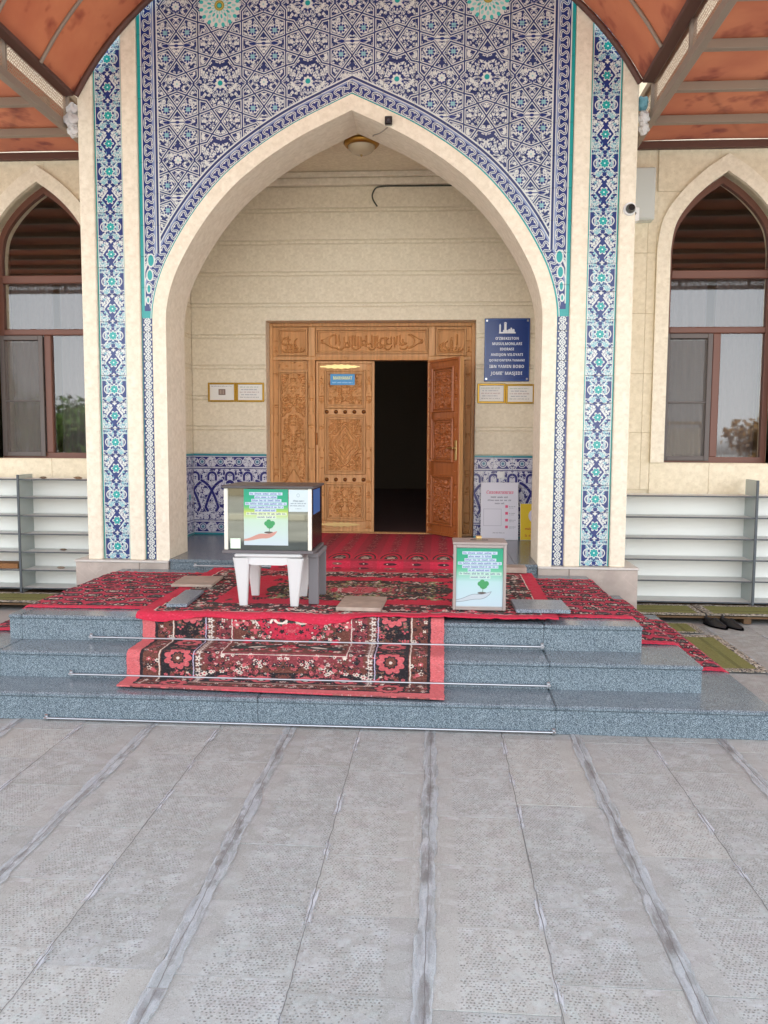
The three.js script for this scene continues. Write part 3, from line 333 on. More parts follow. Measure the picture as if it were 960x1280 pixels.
function mortarCanvas(seed) {                               // cement smeared along a joint, ragged edges, cracked middle
  const W = 160, H = 2048, [cv, c] = canvas(W, H), R = rng(seed); c.clearRect(0, 0, W, H);
  const edge = (y, s) => 14 + 62 * fbm(y / H * 1 + s * 0.37, 0.3 + seed * 0.01, 16, 5, seed + s); c.fillStyle = '#b0b4b5'; c.beginPath(); for (let y = 0; y <= H; y += 6) c.lineTo(W / 2 - edge(y, 1), y); for (let y = H; y >= 0; y -= 6) c.lineTo(W / 2 + edge(y, 5), y); c.fill();
  c.globalCompositeOperation = 'source-atop';
  for (let i = 0; i < 420; i++) { c.fillStyle = ['rgba(198,203,206,0.45)', 'rgba(120,117,113,0.26)', 'rgba(168,172,173,0.4)', 'rgba(186,191,194,0.4)'][R() * 4 | 0]; c.beginPath(); c.ellipse(R() * W, R() * H, 4 + R() * 22, 10 + R() * 70, (R() - 0.5) * 0.3, 0, 6.29); c.fill(); }
  for (let i = 0; i < 7; i++) { const y0 = R() * H, x0 = W / 2 + (R() - 0.5) * 40; for (let k = 0; k < 26; k++) { c.fillStyle = `rgba(104,98,94,${0.05 + R() * 0.16})`; c.beginPath(); c.ellipse(x0 + (R() - 0.5) * 30, y0 + R() * 190, 5 + R() * 14, 8 + R() * 30, 0, 0, 6.29); c.fill(); } }
  for (let i = 0; i < 7000; i++) { const q = R() < 0.5 ? 0 : 255; c.fillStyle = `rgba(${q},${q},${q},0.07)`; c.fillRect(R() * W, R() * H, 2 + R() * 3, 2 + R() * 3); }
  c.strokeStyle = 'rgba(92,88,86,0.8)'; c.lineWidth = 4; c.beginPath(); for (let y = 0; y <= H; y += 10) c.lineTo(W / 2 + 18 * (fbm(y / H, 0.7, 24, 4, seed + 9) - 0.5), y); c.stroke(); return ctex(cv);
}
// ---------------------------------------------------------------- ground and paving
const ground = structure(mesh('ground', planarUV(new THREE.PlaneGeometry(240, 240).rotateX(-Math.PI / 2).translate(0, -0.006, 0)), M.ground));
{
  const PV = []; for (let i = 0; i < 9; i++) { const [m, b] = pavingCanvas(11 + i * 7); PV.push(std({ map: m, bumpMap: b, bumpScale: 0.0035, roughness: 0.88, color: [[1, 1, 1], [0.97, 0.98, 0.98], [1, 0.99, 0.97]][i % 3].reduce((c, q, k) => { c[['r', 'g', 'b'][k]] = q; return c; }, new THREE.Color()) })); }
  const mortar = [0, 1, 2].map(i => std({ map: rep(mortarCanvas(90 + i), 1, 1), roughness: 0.95, transparent: true, opacity: 0.6, bumpMap: rep(T.fine.clone(), 1, 6), bumpScale: 0.002 }));
  const thinMortar = std({ map: (() => { const W = 96, H = 2048, [cv, c] = canvas(W, H), R = rng(17); c.clearRect(0, 0, W, H); for (let i = 0; i < 330; i++) { const y = R() * H; if (fbm(y / H, 0.2, 12, 3, 44) < 0.47) continue; c.fillStyle = ['rgba(192,195,198,0.5)', 'rgba(180,182,185,0.45)', 'rgba(198,201,205,0.42)'][i % 3]; c.beginPath(); c.ellipse(W / 2 + (R() - 0.5) * 40, y, 2 + R() * 7, 8 + R() * 60, (R() - 0.5) * 0.3, 0, 6.29); c.fill(); } c.strokeStyle = 'rgba(84,80,80,0.9)'; c.lineWidth = 5; c.beginPath(); for (let y = 0; y <= H; y += 12) c.lineTo(W / 2 + 16 * (fbm(y / H, 0.5, 30, 4, 12) - 0.5), y); c.stroke(); return ctex(cv); })(), transparent: true, opacity: 0.75, roughness: 0.95 });
  const R = rng(5), unit = [0, 1].map(f => { const g = cbox(-0.2, 0.2, -0.05, 0, -0.21, 0.21, 0.0008), p = g.attributes.position, uv = g.attributes.uv; for (let i = 0; i < p.count; i++) uv.setXY(i, f ? 0.5 - p.getX(i) / 0.4 : 0.5 + p.getX(i) / 0.4, 0.5 - p.getZ(i) / 0.42); return g; });
  const cols = []; for (let k = -5; k <= 4; k++) { const x = 0.743 + 0.8275 * k; cols.push([x + 0.228, 0, x], [x + 0.62, 1, x]); }
  for (const [x, flip, wide] of cols) {
    const off = R() * 0.42, z0 = x > 2.95 ? -0.3 : 2.6;
    for (let z = z0 + 0.1 - (z0 < 2 ? 0 : off * 0.6); z < 6.3; z += 0.4245) { if (x < -3.6) continue;
      const s = mesh('paving_slab', unit[flip], PV[R() * 9 | 0], ground); const len = z - 0.21 < z0 && z0 > 2 ? 1 : 1;
      s.position.set(x + (R() - 0.5) * 0.006, (R() - 0.5) * 0.003 - 0.0015, z); s.rotation.set((R() - 0.5) * 0.003, (R() - 0.5) * 0.008, (R() - 0.5) * 0.003); s.scale.set(0.985 + (R() - 0.5) * 0.012, 1, 1.007 * len);
    }
    if (!flip) { const g = sheet(4, 60, (u, v) => [wide + 0.018 - 0.058 + u * 0.116, 0.0028 + 0.0015 * fbm(u, v * 0.9, 16, 3, 8), z0 + v * (6.4 - z0), u, v * (6.4 - z0) / 2.2 + wide]); mesh('mortar_joint', g, mortar[Math.abs(Math.round(wide * 7)) % 3], ground); const g2 = sheet(3, 50, (u, v) => [wide + 0.425 - 0.028 + u * 0.056, 0.0024 + 0.0012 * fbm(u, v * 0.9, 16, 3, 9), z0 + v * (6.4 - z0), u, v * (6.4 - z0) / 1.6 + wide * 3]); mesh('mortar_joint', g2, thinMortar, ground); }
  }
}
// ---------------------------------------------------------------- entrance portal
const portal = thing('entrance_portal', 'tall cream entrance portal with a pointed arch framed in blue and white tilework', 'portal');
const TOP = 8.5, SILL = 0.585, FLOOR = 0.6, ZB = -1.984, ZD = -2.2, ZW = -1.25, CEIL = 4.66;
{
  const ring = [...[[1.803, SILL]], ...archOut, ...archOut.slice(0, -1).reverse().map(p => [-p[0], p[1]]), [-1.803, SILL], [-1.679, SILL], ...archIn.map(p => [-p[0], p[1]]), ...archIn.slice(0, -1).reverse(), [1.679, SILL]];
  mesh('arch_band', extrude(ring, -0.54, 0), M.cream, portal);
  const hole = [[1.803, SILL + 0.001], ...archOut, ...archOut.slice(0, -1).reverse().map(p => [-p[0], p[1]]), [-1.803, SILL + 0.001]];
  mesh('wall_core', extrude([[-2.44, TOP], [-2.44, SILL], ...hole.slice().reverse(), [2.44, SILL], [2.44, TOP]], -0.54, -0.055), M.creamPlain, portal);
  for (const s of [-1, 1]) {
    const b = (x0, x1) => s > 0 ? [x0, x1] : [-x1, -x0];
    mesh('pier_band', cbox(...b(2.314, 2.448), SILL, TOP, -0.3, 0, 0.008, s), M.cream, portal);
    mesh('pier_band', cbox(...b(1.912, 2.051), SILL, TOP, -0.3, 0, 0.008, s * 2), M.cream, portal);
    mesh('side_return', cbox(...b(2.06, 2.447), SILL, TOP, ZB - 0.02, -0.3, 0.004), M.stoneWall, portal);
    const pl = part('plinth', portal); for (const [x0, x1] of [[1.683, 1.955], [1.958, 2.56]]) mesh('plinth_slab', cbox(...b(x0, x1), 0, SILL - 0.02, ZW, 0.028, 0.004, x0 * 3, s), M.marble, pl); mesh('plinth_cap', cbox(...b(1.681, 2.57), SILL - 0.02, SILL, ZW, 0.036, 0.004, s), std({ color: 0xc9c4bd, roughness: 0.4 }), pl);
  }
  const RT = rng(71), tilt = (g, R) => { g.computeBoundingBox(); const b = g.boundingBox, cx = (b.min.x + b.max.x) / 2, cy = (b.min.y + b.max.y) / 2, a = (R() - 0.5) * 0.014, c = (R() - 0.5) * 0.014, p = g.attributes.position; for (let i = 0; i < p.count; i++) p.setZ(i, p.getZ(i) + (p.getX(i) - cx) * a + (p.getY(i) - cy) * c); g.computeVertexNormals(); };      // hand-set: no two tiles lie quite alike
  // broad and narrow upright strips of glazed tiles
  const mStrip = phy({ map: ctex(stripCanvas()), roughness: 0.24 }), mNarrow = phy({ map: ctex(narrowCanvas()), roughness: 0.26 });
  for (const s of [-1, 1]) {
    const st = part('tile_strip', portal); let n = 0;
    for (let y = SILL + 0.004; y < 6.1; y += 0.4826) { const x0 = s > 0 ? 2.053 : -2.312; for (const h of [0, 1]) { const ya = y + h * 0.2413, g = cbox(x0, x0 + 0.259, ya + 0.0012, ya + 0.2401, -0.06, -0.036 + (n++ % 3) * 0.0006, 0.0012), p = g.attributes.position, uv = g.attributes.uv; for (let i = 0; i < p.count; i++) uv.setXY(i, (p.getX(i) - x0 + 0.002) / 0.263, (p.getY(i) - SILL) / 0.4826 + 0.5); tilt(g, RT); mesh('tile', g, mStrip, st); } }
    const ns = part('narrow_tile_strip', portal); for (let y = SILL + 0.004; y < 2.76; y += 0.26) { const x0 = s > 0 ? 1.8045 : -1.9105, y1 = Math.min(y + 0.2575, 2.795), g = cbox(x0, x0 + 0.106, y, y1, -0.06, -0.03, 0.0015), p = g.attributes.position, uv = g.attributes.uv; for (let i = 0; i < p.count; i++) uv.setXY(i, (p.getX(i) - x0) / 0.106, p.getY(i) / 0.13); mesh('tile', g, mNarrow, ns); }
  }
  // spandrel: square glazed tiles cut to the arch
  const mSp = phy({ map: ctex(spandrelCanvas(), true, false), roughness: 0.26 }), sp = part('spandrel_panel', portal), R = rng(3), N = 14, tw = 3.82 / N;
  for (let i = 0; i < N; i++) for (let j = 0; j < 12; j++) {
    const x0 = -1.91 + i * tw + 0.001, x1 = x0 + tw - 0.002, y0 = 2.79 + j * tw + 0.001, y1 = y0 + tw - 0.002, z = -0.028 + R() * 0.0012; let g;
    const lo = []; for (let k = 0; k <= 24; k++) { const x = x0 + (x1 - x0) * k / 24; lo.push([x, Math.max(y0, archOutY(x) + 0.001)]); }
    if (lo.every(p => p[1] >= y1 - 0.003)) continue;
    if (lo.every(p => p[1] === y0)) g = cbox(x0, x1, y0, y1, -0.056, z, 0.0012);
    else { const top = lo.filter(p => p[1] < y1 - 0.0005); if (top.length < 2) continue; g = extrude([...top, [top[top.length - 1][0], y1], [top[0][0], y1]], -0.056, z); }
    const p = g.attributes.position, uv = g.attributes.uv; for (let q = 0; q < p.count; q++) uv.setXY(q, (p.getX(q) - SP.x0) / SP.w, 1 - (SP.y1 - p.getY(q)) / SP.h); tilt(g, R); mesh('tile', g, mSp, sp);
  }
  // porch: grooved back and side walls, ceiling, cornice, floor, tiled dado
  const bw = part('porch_back_wall', portal), holes = [[-2.06, -1.19], [1.19, 2.06]];
  mesh('wall_core', mergeGeometries([cbox(-2.06, -1.19, FLOOR, 7.4, -2.5, ZB - 0.014), cbox(1.19, 2.06, FLOOR, 7.4, -2.5, ZB - 0.014), cbox(-1.19, 1.19, 3.05, 7.4, -2.5, ZB - 0.014)]), M.creamPlain, bw);
  const beads = []; for (let k = 0; k < 8; k++) beads.push(4.262 - k * 0.347);
  const rows = [[1.548, 1.833 - 0.024]]; for (let k = 7; k > 0; k--) rows.push([beads[k] + 0.024, beads[k - 1] - 0.024]); rows.push([beads[0] + 0.024, 4.515]);
  const course = (y0, y1, d, name) => { const xs = y1 < 3.05 ? holes : y0 > 3.05 ? [[-2.05, 2.05]] : null; if (xs) for (const [a, b] of xs) mesh(name, cbox(Math.max(a, -2.05), Math.min(b, 2.05), y0, y1, ZB - 0.016, ZB + d, 0.006, y0), M.creamPlain, bw); else { for (const [a, b] of holes) mesh(name, cbox(Math.max(a, -2.05), Math.min(b, 2.05), y0, 3.05, ZB - 0.016, ZB + d, 0.002, y0), M.creamPlain, bw); mesh(name, cbox(-2.05, 2.05, 3.05, y1, ZB - 0.016, ZB + d, 0.002, y0), M.creamPlain, bw); } };
  rows.forEach(([a, b]) => course(a, b, 0, 'stone_course')); beads.forEach(y => course(y - 0.018, y + 0.018, -0.002, 'bead'));
  for (const s of [-1, 1]) { const sw = part('porch_side_wall', portal); const b = (x0, x1) => s > 0 ? [x0, x1] : [-x1, -x0]; rows.forEach(([y0, y1]) => mesh('stone_course', cbox(...b(2.05, 2.066), y0, y1, ZB + 0.001, -0.541, 0.006), M.creamPlain, sw)); beads.forEach(y => mesh('bead', cbox(...b(2.052, 2.066), y - 0.018, y + 0.018, ZB + 0.001, -0.541, 0.004), M.creamPlain, sw)); }
  mesh('cornice', mergeGeometries([cbox(-2.05, 2.05, 4.52, 4.6, ZB - 0.01, ZB + 0.05, 0.012), cbox(-2.05, 2.05, 4.6, CEIL - 0.002, ZB - 0.01, ZB + 0.075, 0.01)]), M.cream, bw);
  mesh('porch_ceiling', cbox(-2.06, 2.06, CEIL, CEIL + 0.25, ZB - 0.4, -0.541), M.creamPlain, portal);
  
  const pf = part('porch_floor', portal); for (const [x0, x1] of [[-1.68, -0.27], [-0.268, 1.48], [1.482, 1.68]]) for (const [z0, z1] of [[-0.54, 0.012], [-1.2, -0.542], [ZD - 0.1, -1.202]]) mesh('floor_slab', cbox(z1 > -0.5 ? x0 : x0 < -1 ? -2.05 : x0, z1 > -0.5 ? x1 : x1 > 1.5 ? 2.05 : x1, FLOOR - 0.03, FLOOR, z0, z1, 0.003, x0), M.granite, pf);
  mesh('floor_riser', cbox(-1.68, 1.68, 0.5, FLOOR - 0.03, -0.02, 0.0, 0.002), M.granite, pf); mesh('floor_core', cbox(-2.05, 2.05, 0, FLOOR - 0.031, -2.4, -0.021), M.concrete, pf);
  const dc = ctex(dadoCanvas()), mDado = phy({ map: dc, roughness: 0.28 });
  const dado = (name, f, L) => { const d = part(name, portal); const nx = Math.max(1, Math.round(L / 0.215)); for (let i = 0; i < nx; i++) for (const [y0, y1] of [[0, 0.165], [0.165, 0.37], [0.37, 0.57], [0.57, 0.775], [0.775, 0.94]]) { const a = i * L / nx, b = (i + 1) * L / nx, g = cbox(a + 0.0008, b - 0.0008, y0 + 0.0008, y1 - 0.0008, 0, 0.014, 0.0012), p = g.attributes.position, uv = g.attributes.uv; for (let q = 0; q < p.count; q++) uv.setXY(q, p.getX(q) / 0.86, p.getY(q) / 0.94); f(g); mesh('tile', g, mDado, d); } };
  dado('tile_dado', g => g.translate(-2.05, FLOOR, ZB - 0.012), 0.86); dado('tile_dado', g => g.translate(1.19, FLOOR, ZB - 0.012), 0.86);
  dado('tile_dado', g => g.rotateY(Math.PI / 2).translate(-2.062, FLOOR, -0.545), 1.43); dado('tile_dado', g => g.rotateY(-Math.PI / 2).translate(2.062, FLOOR, ZB + 0.01), 1.43);
  mesh('roof_cap', cbox(-2.5, 2.5, TOP, TOP + 0.12, -2.5, 0.05, 0.01), M.cream, portal);
}
// ---------------------------------------------------------------- main walls with arched windows
const CURT = noiseTex(256, (u, v) => { const a = fbm(u, v, 24, 3, 8); return [78 + 14 * a, 72 + 14 * a, 74 + 14 * a]; });
M.curtain = phy({ map: CURT, roughness: 1, transmission: 0.3, thickness: 0, side: THREE.DoubleSide });
M.screen = std({ color: 0x6f6a66, roughness: 0.9, transparent: true, opacity: 0.55 });
M.screenFrame = std({ color: 0x5b5350, roughness: 0.5 });
function winCurve(cx, hw, spring, apex, n = 14) {            // pointed window head, left spring to right spring
  const h = new THREE.CatmullRomCurve3([[-hw, spring - 0.05], [-hw, spring], [-0.92 * hw, spring + 0.33 * (apex - spring)], [-0.70 * hw, spring + 0.58 * (apex - spring)], [-0.36 * hw, spring + 0.82 * (apex - spring)], [0, apex]].map(p => new THREE.Vector3(p[0], p[1], 0)), false, 'centripetal').getPoints(n * 2).map(p => [p.x + cx, p.y]);
  return [...h, ...h.slice(0, -1).reverse().map(p => [2 * cx - p[0], p[1]])];
}
function sideWall(s, label) {
  const w = thing('mosque_wall', label, 'wall'), cx = s > 0 ? 3.62 : -3.45, hw = 0.535, b0 = 1.49, sp = 3.62, ap = 4.38;
  const opening = [[cx - hw, b0], ...winCurve(cx, hw, sp, ap), [cx + hw, b0]], outer = [[cx - hw - 0.135, b0], ...winCurve(cx, hw + 0.135, sp, ap + 0.17), [cx + hw + 0.135, b0]];
  const xa = 2.449, xb = 9.5, X = (a, b) => s > 0 ? [a, b] : [-b, -a], rect = s > 0 ? [[xa, 0], [xb, 0], [xb, 8.3], [xa, 8.3]] : [[-xb, 0], [-xa, 0], [-xa, 8.3], [-xb, 8.3]];
  mesh('wall_core', extrude(rect, ZW - 0.35, ZW - 0.02, [opening.slice().reverse()]), M.stoneWall, w);
  mesh('window_surround', extrude([...outer, ...opening.slice().reverse()], ZW - 0.12, ZW + 0.032), M.cream, w);
  // facing slabs, cut round the window
  const xs = s > 0 ? [2.449, 2.86, cx - hw - 0.136] : [-2.449, -2.86, cx + hw + 0.136], ys = [0, 0.6, 1.212, 1.795, 2.395, 2.997, 3.597, 4.197, 4.797, 5.4];
  for (let i = 0; i < 2; i++) for (let j = 0; j < ys.length - 1; j++) { const x0 = Math.min(xs[i], xs[i + 1]), x1 = Math.max(xs[i], xs[i + 1]); if (ys[j] > 4.7 || ys[j + 1] < 4.21 && ys[j] >= 1.2 || i === 0) { if (x1 - x0 > 0.03) mesh('facing_slab', cbox(x0 + 0.001, x1 - 0.001, ys[j] + 0.001, ys[j + 1] - 0.001, ZW - 0.025, ZW, 0.0025, i * 0.7 + j * 0.37, j), M.stoneWall, w); } }
  for (let j = 0; j < 2; j++) { let x = s > 0 ? cx - hw - 0.136 : cx + hw + 0.136 - 0.6; for (let k = 0; k < 3; k++) { const x0 = x + s * k * 0.6, x1 = x0 + 0.6; mesh('facing_slab', cbox(x0 + 0.001, x1 - 0.001, ys[j] + 0.001, (j === 1 ? 1.488 : ys[j + 1]) - 0.001, ZW - 0.025, ZW + 0.004, 0.0025, k * 0.31, j * 0.6), M.stoneWall, w); } }
  const head = outer.filter(p => p[1] > sp - 0.03), inb = s > 0 ? [cx - hw - 0.137, cx + 1.3] : [cx - 1.3, cx + hw + 0.137];
  const topSlab = (x0, x1, y0, y1) => { const N = 20, lo = []; for (let k = 0; k <= N; k++) { const x = x0 + (x1 - x0) * k / N; let y = y0; if (Math.abs(x - cx) < hw + 0.135) { let b = sp; for (let i = 1; i < head.length; i++) { const p = head[i - 1], q = head[i]; if ((p[0] - x) * (q[0] - x) <= 0 && p[0] !== q[0]) { b = Math.max(b, p[1] + (q[1] - p[1]) * (x - p[0]) / (q[0] - p[0])); } } y = Math.max(y0, b + 0.001); } lo.push([x, Math.min(y, y1)]); } const v = lo.filter(p => p[1] < y1 - 0.002); if (v.length > 1) mesh('facing_slab', extrude([...v, [v[v.length - 1][0], y1], [v[0][0], y1]], ZW - 0.025, ZW), M.stoneWall, w); };
  for (let k = 0; k < 3; k++) for (const [y0, y1] of [[3.599, 4.195], [4.199, 4.795]]) { const L = s > 0 ? inb[0] + k * 0.6 : inb[1] - (k + 1) * 0.6; topSlab(L + 0.001, L + 0.599, y0, y1); }
  // the window itself
  const win = part('arched_window', w), zf = ZW - 0.125, inner = [[cx - hw + 0.055, b0 + 0.06], ...winCurve(cx, hw - 0.055, sp, ap - 0.075), [cx + hw - 0.055, b0 + 0.06]];
  mesh('frame', extrude([...opening.map(p => [p[0], p[1]]).filter(p => p[1] >= b0)], zf - 0.06, zf, [inner.slice().reverse()]), M.brownPvc, win);
  mesh('transom', cbox(cx - hw + 0.054, cx + hw - 0.054, 3.365, 3.45, zf - 0.058, zf + 0.006, 0.008), M.brownPvc, win); mesh('transom', cbox(cx - hw + 0.054, cx + hw - 0.054, 2.815, 2.88, zf - 0.058, zf + 0.004, 0.008), M.brownPvc, win);
  mesh('mullion', cbox(cx - 0.04, cx + 0.04, b0 + 0.06, 2.814, zf - 0.058, zf + 0.006, 0.008), M.brownPvc, win);
  const xl = cx - hw + 0.056, xr = cx + hw - 0.056; for (const [a, b, c, d] of [[xl, cx - 0.041, b0 + 0.061, 2.813], [cx + 0.041, xr, b0 + 0.061, 2.813], [xl, xr, 2.882, 3.363]]) mesh('pane', new THREE.PlaneGeometry(b - a, d - c).translate((a + b) / 2, (c + d) / 2, zf - 0.03), M.glass, win);
  const hp = inner.filter(p => p[1] > 3.46); mesh('pane', planarUV(new THREE.ShapeGeometry(new THREE.Shape([[xl, 3.452], ...hp, [xr, 3.452]].map(p => new THREE.Vector2(...p)))).translate(0, 0, zf - 0.03)), M.glass, win);
  const sc = [cx - hw + 0.01, cx - 0.045]; mesh('insect_screen_frame', mergeGeometries([rectFrame(sc[0], sc[1], b0 + 0.02, 2.81, 0.05, zf + 0.008, zf + 0.028), cbox(sc[0] + 0.05, sc[1] - 0.05, 2.10, 2.118, zf + 0.01, zf + 0.024)]), M.screenFrame, win);
  mesh('insect_screen', new THREE.PlaneGeometry(sc[1] - sc[0] - 0.1, 1.2).translate((sc[0] + sc[1]) / 2, 2.15, zf + 0.016), M.screen, win);
  for (const q of [-1, 1]) mesh('curtain', sheet(60, 10, (u, v) => { const gx = q * (0.04 + 0.5 * u) * (1 - 0.1 * (1 - v)); return [cx + gx, 1.45 + v * 1.95, ZW - 0.36 + 0.012 * Math.sin(u * 30 + q) * (1 - 0.3 * v), u * 2, v * 3]; }), M.curtain, win);
  return w;
}
sideWall(1, 'cream stone wall with arched window mirroring a white wall, beside the grey cabinet');
sideWall(-1, 'cream stone wall with arched window mirroring green trees, behind the wooden-edged shelf rack');
// closed hall behind the door and windows
{
  const h = structure(new THREE.Group()); h.name = 'hall_interior'; scene.add(h); const mIn = std({ color: 0x6e6054, roughness: 0.9 }), mF = std({ color: 0x5a3a36, roughness: 1 });
  mesh('hall_floor', cbox(-9.5, 9.5, 0.2, 0.58, -12, -2.52), mF, h); mesh('hall_floor', cbox(-9.5, -2.45, 0.2, 0.58, -2.52, -1.62), mF, h); mesh('hall_floor', cbox(2.45, 9.5, 0.2, 0.58, -2.52, -1.62), mF, h);
  mesh('hall_back_wall', cbox(-9.5, 9.5, 0, 7.5, -12.3, -12), mIn, h); for (const s of [-1, 1]) { const X = s > 0 ? [9.5, 9.8] : [-9.8, -9.5]; for (const [y0, y1, z0, z1] of [[0, 1.6, -12.3, -1.26], [4.2, 7.5, -12.3, -1.26], [1.6, 4.2, -12.3, -8.2], [1.6, 4.2, -7.2, -1.26]]) mesh('hall_side_wall', cbox(...X, y0, y1, z0, z1, 0.001), M.stoneWall, h); }      // its own windows, out of sight, let daylight in
  mesh('hall_roof', cbox(-9.8, 9.8, 7.5, 7.8, -12.3, -1.2), M.stoneWall, h);
  mesh('hall_niche', extrude([[-1.1, 0.6], ...winCurve(0.3, 1.4, 2.4, 3.6), [1.7, 0.6], [2.1, 0.6], [2.1, 4.4], [-1.5, 4.4], [-1.5, 0.6]], -7.3, -7), mIn, h);
}
// ---------------------------------------------------------------- granite staircase
const stairs = thing('entrance_staircase', 'blue-grey speckled granite staircase of three steps leading to the door', 'staircase');
{
  const seams = [-9, -2.02, -0.27, 1.48, 9], step = (X, Y, z1, zb, name) => {
    const p = part(name, stairs); mesh('step_core', cbox(-X + 0.022, X - 0.022, Y - 0.17, Y - 0.031, zb + 0.02, z1 - 0.022, 0.001), M.concrete, p);
    for (let i = 0; i < 4; i++) { const a = Math.max(seams[i], -X), b = Math.min(seams[i + 1], X); if (b - a < 0.02) continue; mesh('riser_slab', cbox(a + 0.001, b - 0.001, Y - 0.17, Y - 0.03, z1 - 0.022, z1 - 0.004, 0.001, i * 0.37, Y), M.granite, p);
      for (const [c, d] of [[zb, zb + (z1 - zb) * 0.5], [zb + (z1 - zb) * 0.5, z1 + 0.006]]) mesh('tread_slab', cbox(a - (a === -X ? 0.006 : -0.0004), b + (b === X ? 0.006 : -0.0004), Y - 0.03, Y, c + 0.001, d - 0.001, 0.009, i * 0.41 + c, Y), M.granite, p); }
    for (const s of [-1, 1]) mesh('side_riser', s > 0 ? cbox(X - 0.022, X - 0.004, Y - 0.17, Y - 0.03, zb + 0.01, z1 - 0.023, 0.001) : cbox(-X + 0.004, -X + 0.022, Y - 0.17, Y - 0.03, zb + 0.01, z1 - 0.023, 0.001), M.granite, p);
  };
  step(2.72, 0.17, 2.653, 0.04, 'bottom_step'); step(2.40, 0.34, 2.341, 0.04, 'middle_step'); step(2.107, 0.51, 2.049, 0.04, 'landing');
}
// ---------------------------------------------------------------- carved double door
function relief(name, w, h, draw, depth, mat, parent, x, y, z, cell = 0.005) {      // carved panel: a height field cut into wood
  const S = 420, [cv, c] = canvas(w * S, h * S); c.fillStyle = '#000'; c.fillRect(0, 0, cv.width, cv.height); c.strokeStyle = c.fillStyle = '#fff'; draw(c, cv.width, cv.height, S);
  const im = c.getImageData(0, 0, cv.width, cv.height).data, H = (u, v) => { const a = Math.min(cv.width - 1, Math.max(0, Math.round(u * (cv.width - 1)))), b = Math.min(cv.height - 1, Math.max(0, Math.round((1 - v) * (cv.height - 1)))); return im[(b * cv.width + a) * 4] / 255; };
  const g = sheet(Math.max(2, Math.round(w / cell)), Math.max(2, Math.round(h / cell)), (u, v) => [x + u * w, y + v * h, z + depth * H(u, v), x + u * w, y + v * h]); return mesh(name, g, mat, parent);
}
const arab = (seed, n) => (c, w, h, S) => { curls(c, w, h, Math.round(n * 0.42), 0.020 * S, 0.040 * S, 0.0085 * S, seed, '#fff'); };
const ogee = (c, w, h, S) => { c.strokeStyle = '#000'; for (const pass of [0, 1]) { c.lineWidth = (pass ? 0.018 : 0.05) * S; if (pass) c.strokeStyle = '#fff'; ogeeLines(c, w, h, S); } };
const ogeeLines = (c, w, h, S) => { c.lineJoin = 'round'; for (const k of [1, 0.62]) { c.beginPath(); c.moveTo(w / 2, h / 2 - h * 0.40 * k); for (const [x, y] of [[0.62, -0.30], [0.70, -0.2], [0.88, -0.08], [0.9, 0], [0.88, 0.08], [0.70, 0.2], [0.62, 0.30], [0.5, 0.40]]) c.lineTo(w / 2 + (x - 0.5) * w * k, h / 2 + y * h * k); for (const [x, y] of [[0.38, 0.30], [0.30, 0.2], [0.12, 0.08], [0.1, 0], [0.12, -0.08], [0.30, -0.2], [0.38, -0.30], [0.5, -0.40]]) c.lineTo(w / 2 + (x - 0.5) * w * k, h / 2 + y * h * k); c.closePath(); c.stroke(); } c.lineWidth = 0.01 * S; c.beginPath(); c.arc(w / 2, h / 2, 0.05 * S, 0, 6.29); c.stroke(); c.beginPath(); c.arc(w / 2, h / 2, 0.014 * S, 0, 6.29); c.fill(); };
const script = seed => (c, w, h, S) => { const R = rng(seed); c.lineWidth = 0.011 * S; c.lineCap = 'round'; const y0 = h * 0.18, y1 = h * 0.82; for (let x = w * 0.16; x < w * 0.84; x += 0.032 * S) { const t = R(); c.beginPath(); if (t < 0.55) { c.moveTo(x, y0 + R() * h * 0.15); c.lineTo(x + (R() - 0.5) * 6, y1 - R() * h * 0.2); } else { c.arc(x, h * (0.45 + 0.25 * R()), h * (0.1 + 0.1 * R()), R() * 3, 3 + R() * 3); } c.stroke(); } c.lineWidth = 0.01 * S; for (let k = 0; k < 5; k++) { c.beginPath(); c.arc(w * (0.2 + 0.15 * k), h * 0.72, h * 0.22, 0.2, 2.6); c.stroke(); } };
const cartouche = (c, w, h, S) => { script(12)(c, w, h, S); c.save(); for (const s of [0, 1]) { if (s) { c.translate(w, 0); c.scale(-1, 1); } for (let k = 0; k < 7; k++) { c.lineWidth = 0.010 * S; c.beginPath(); c.arc(w * (0.05 + k * 0.017), h / 2, h * (0.06 + 0.05 * k), 1.6, 4.7); c.stroke(); } c.beginPath(); c.arc(w * 0.035, h / 2, h * 0.09, 0, 6.29); c.stroke(); } c.restore(); };
const chain = (c, w, h, S) => { curls(c, w, h, Math.round(w * h / S / S * 1500), 0.013 * S, 0.024 * S, 0.0095 * S, 31, '#fff'); };
const door = thing('carved_double_door', 'carved golden wooden double door with its right leaf swung open', 'door');
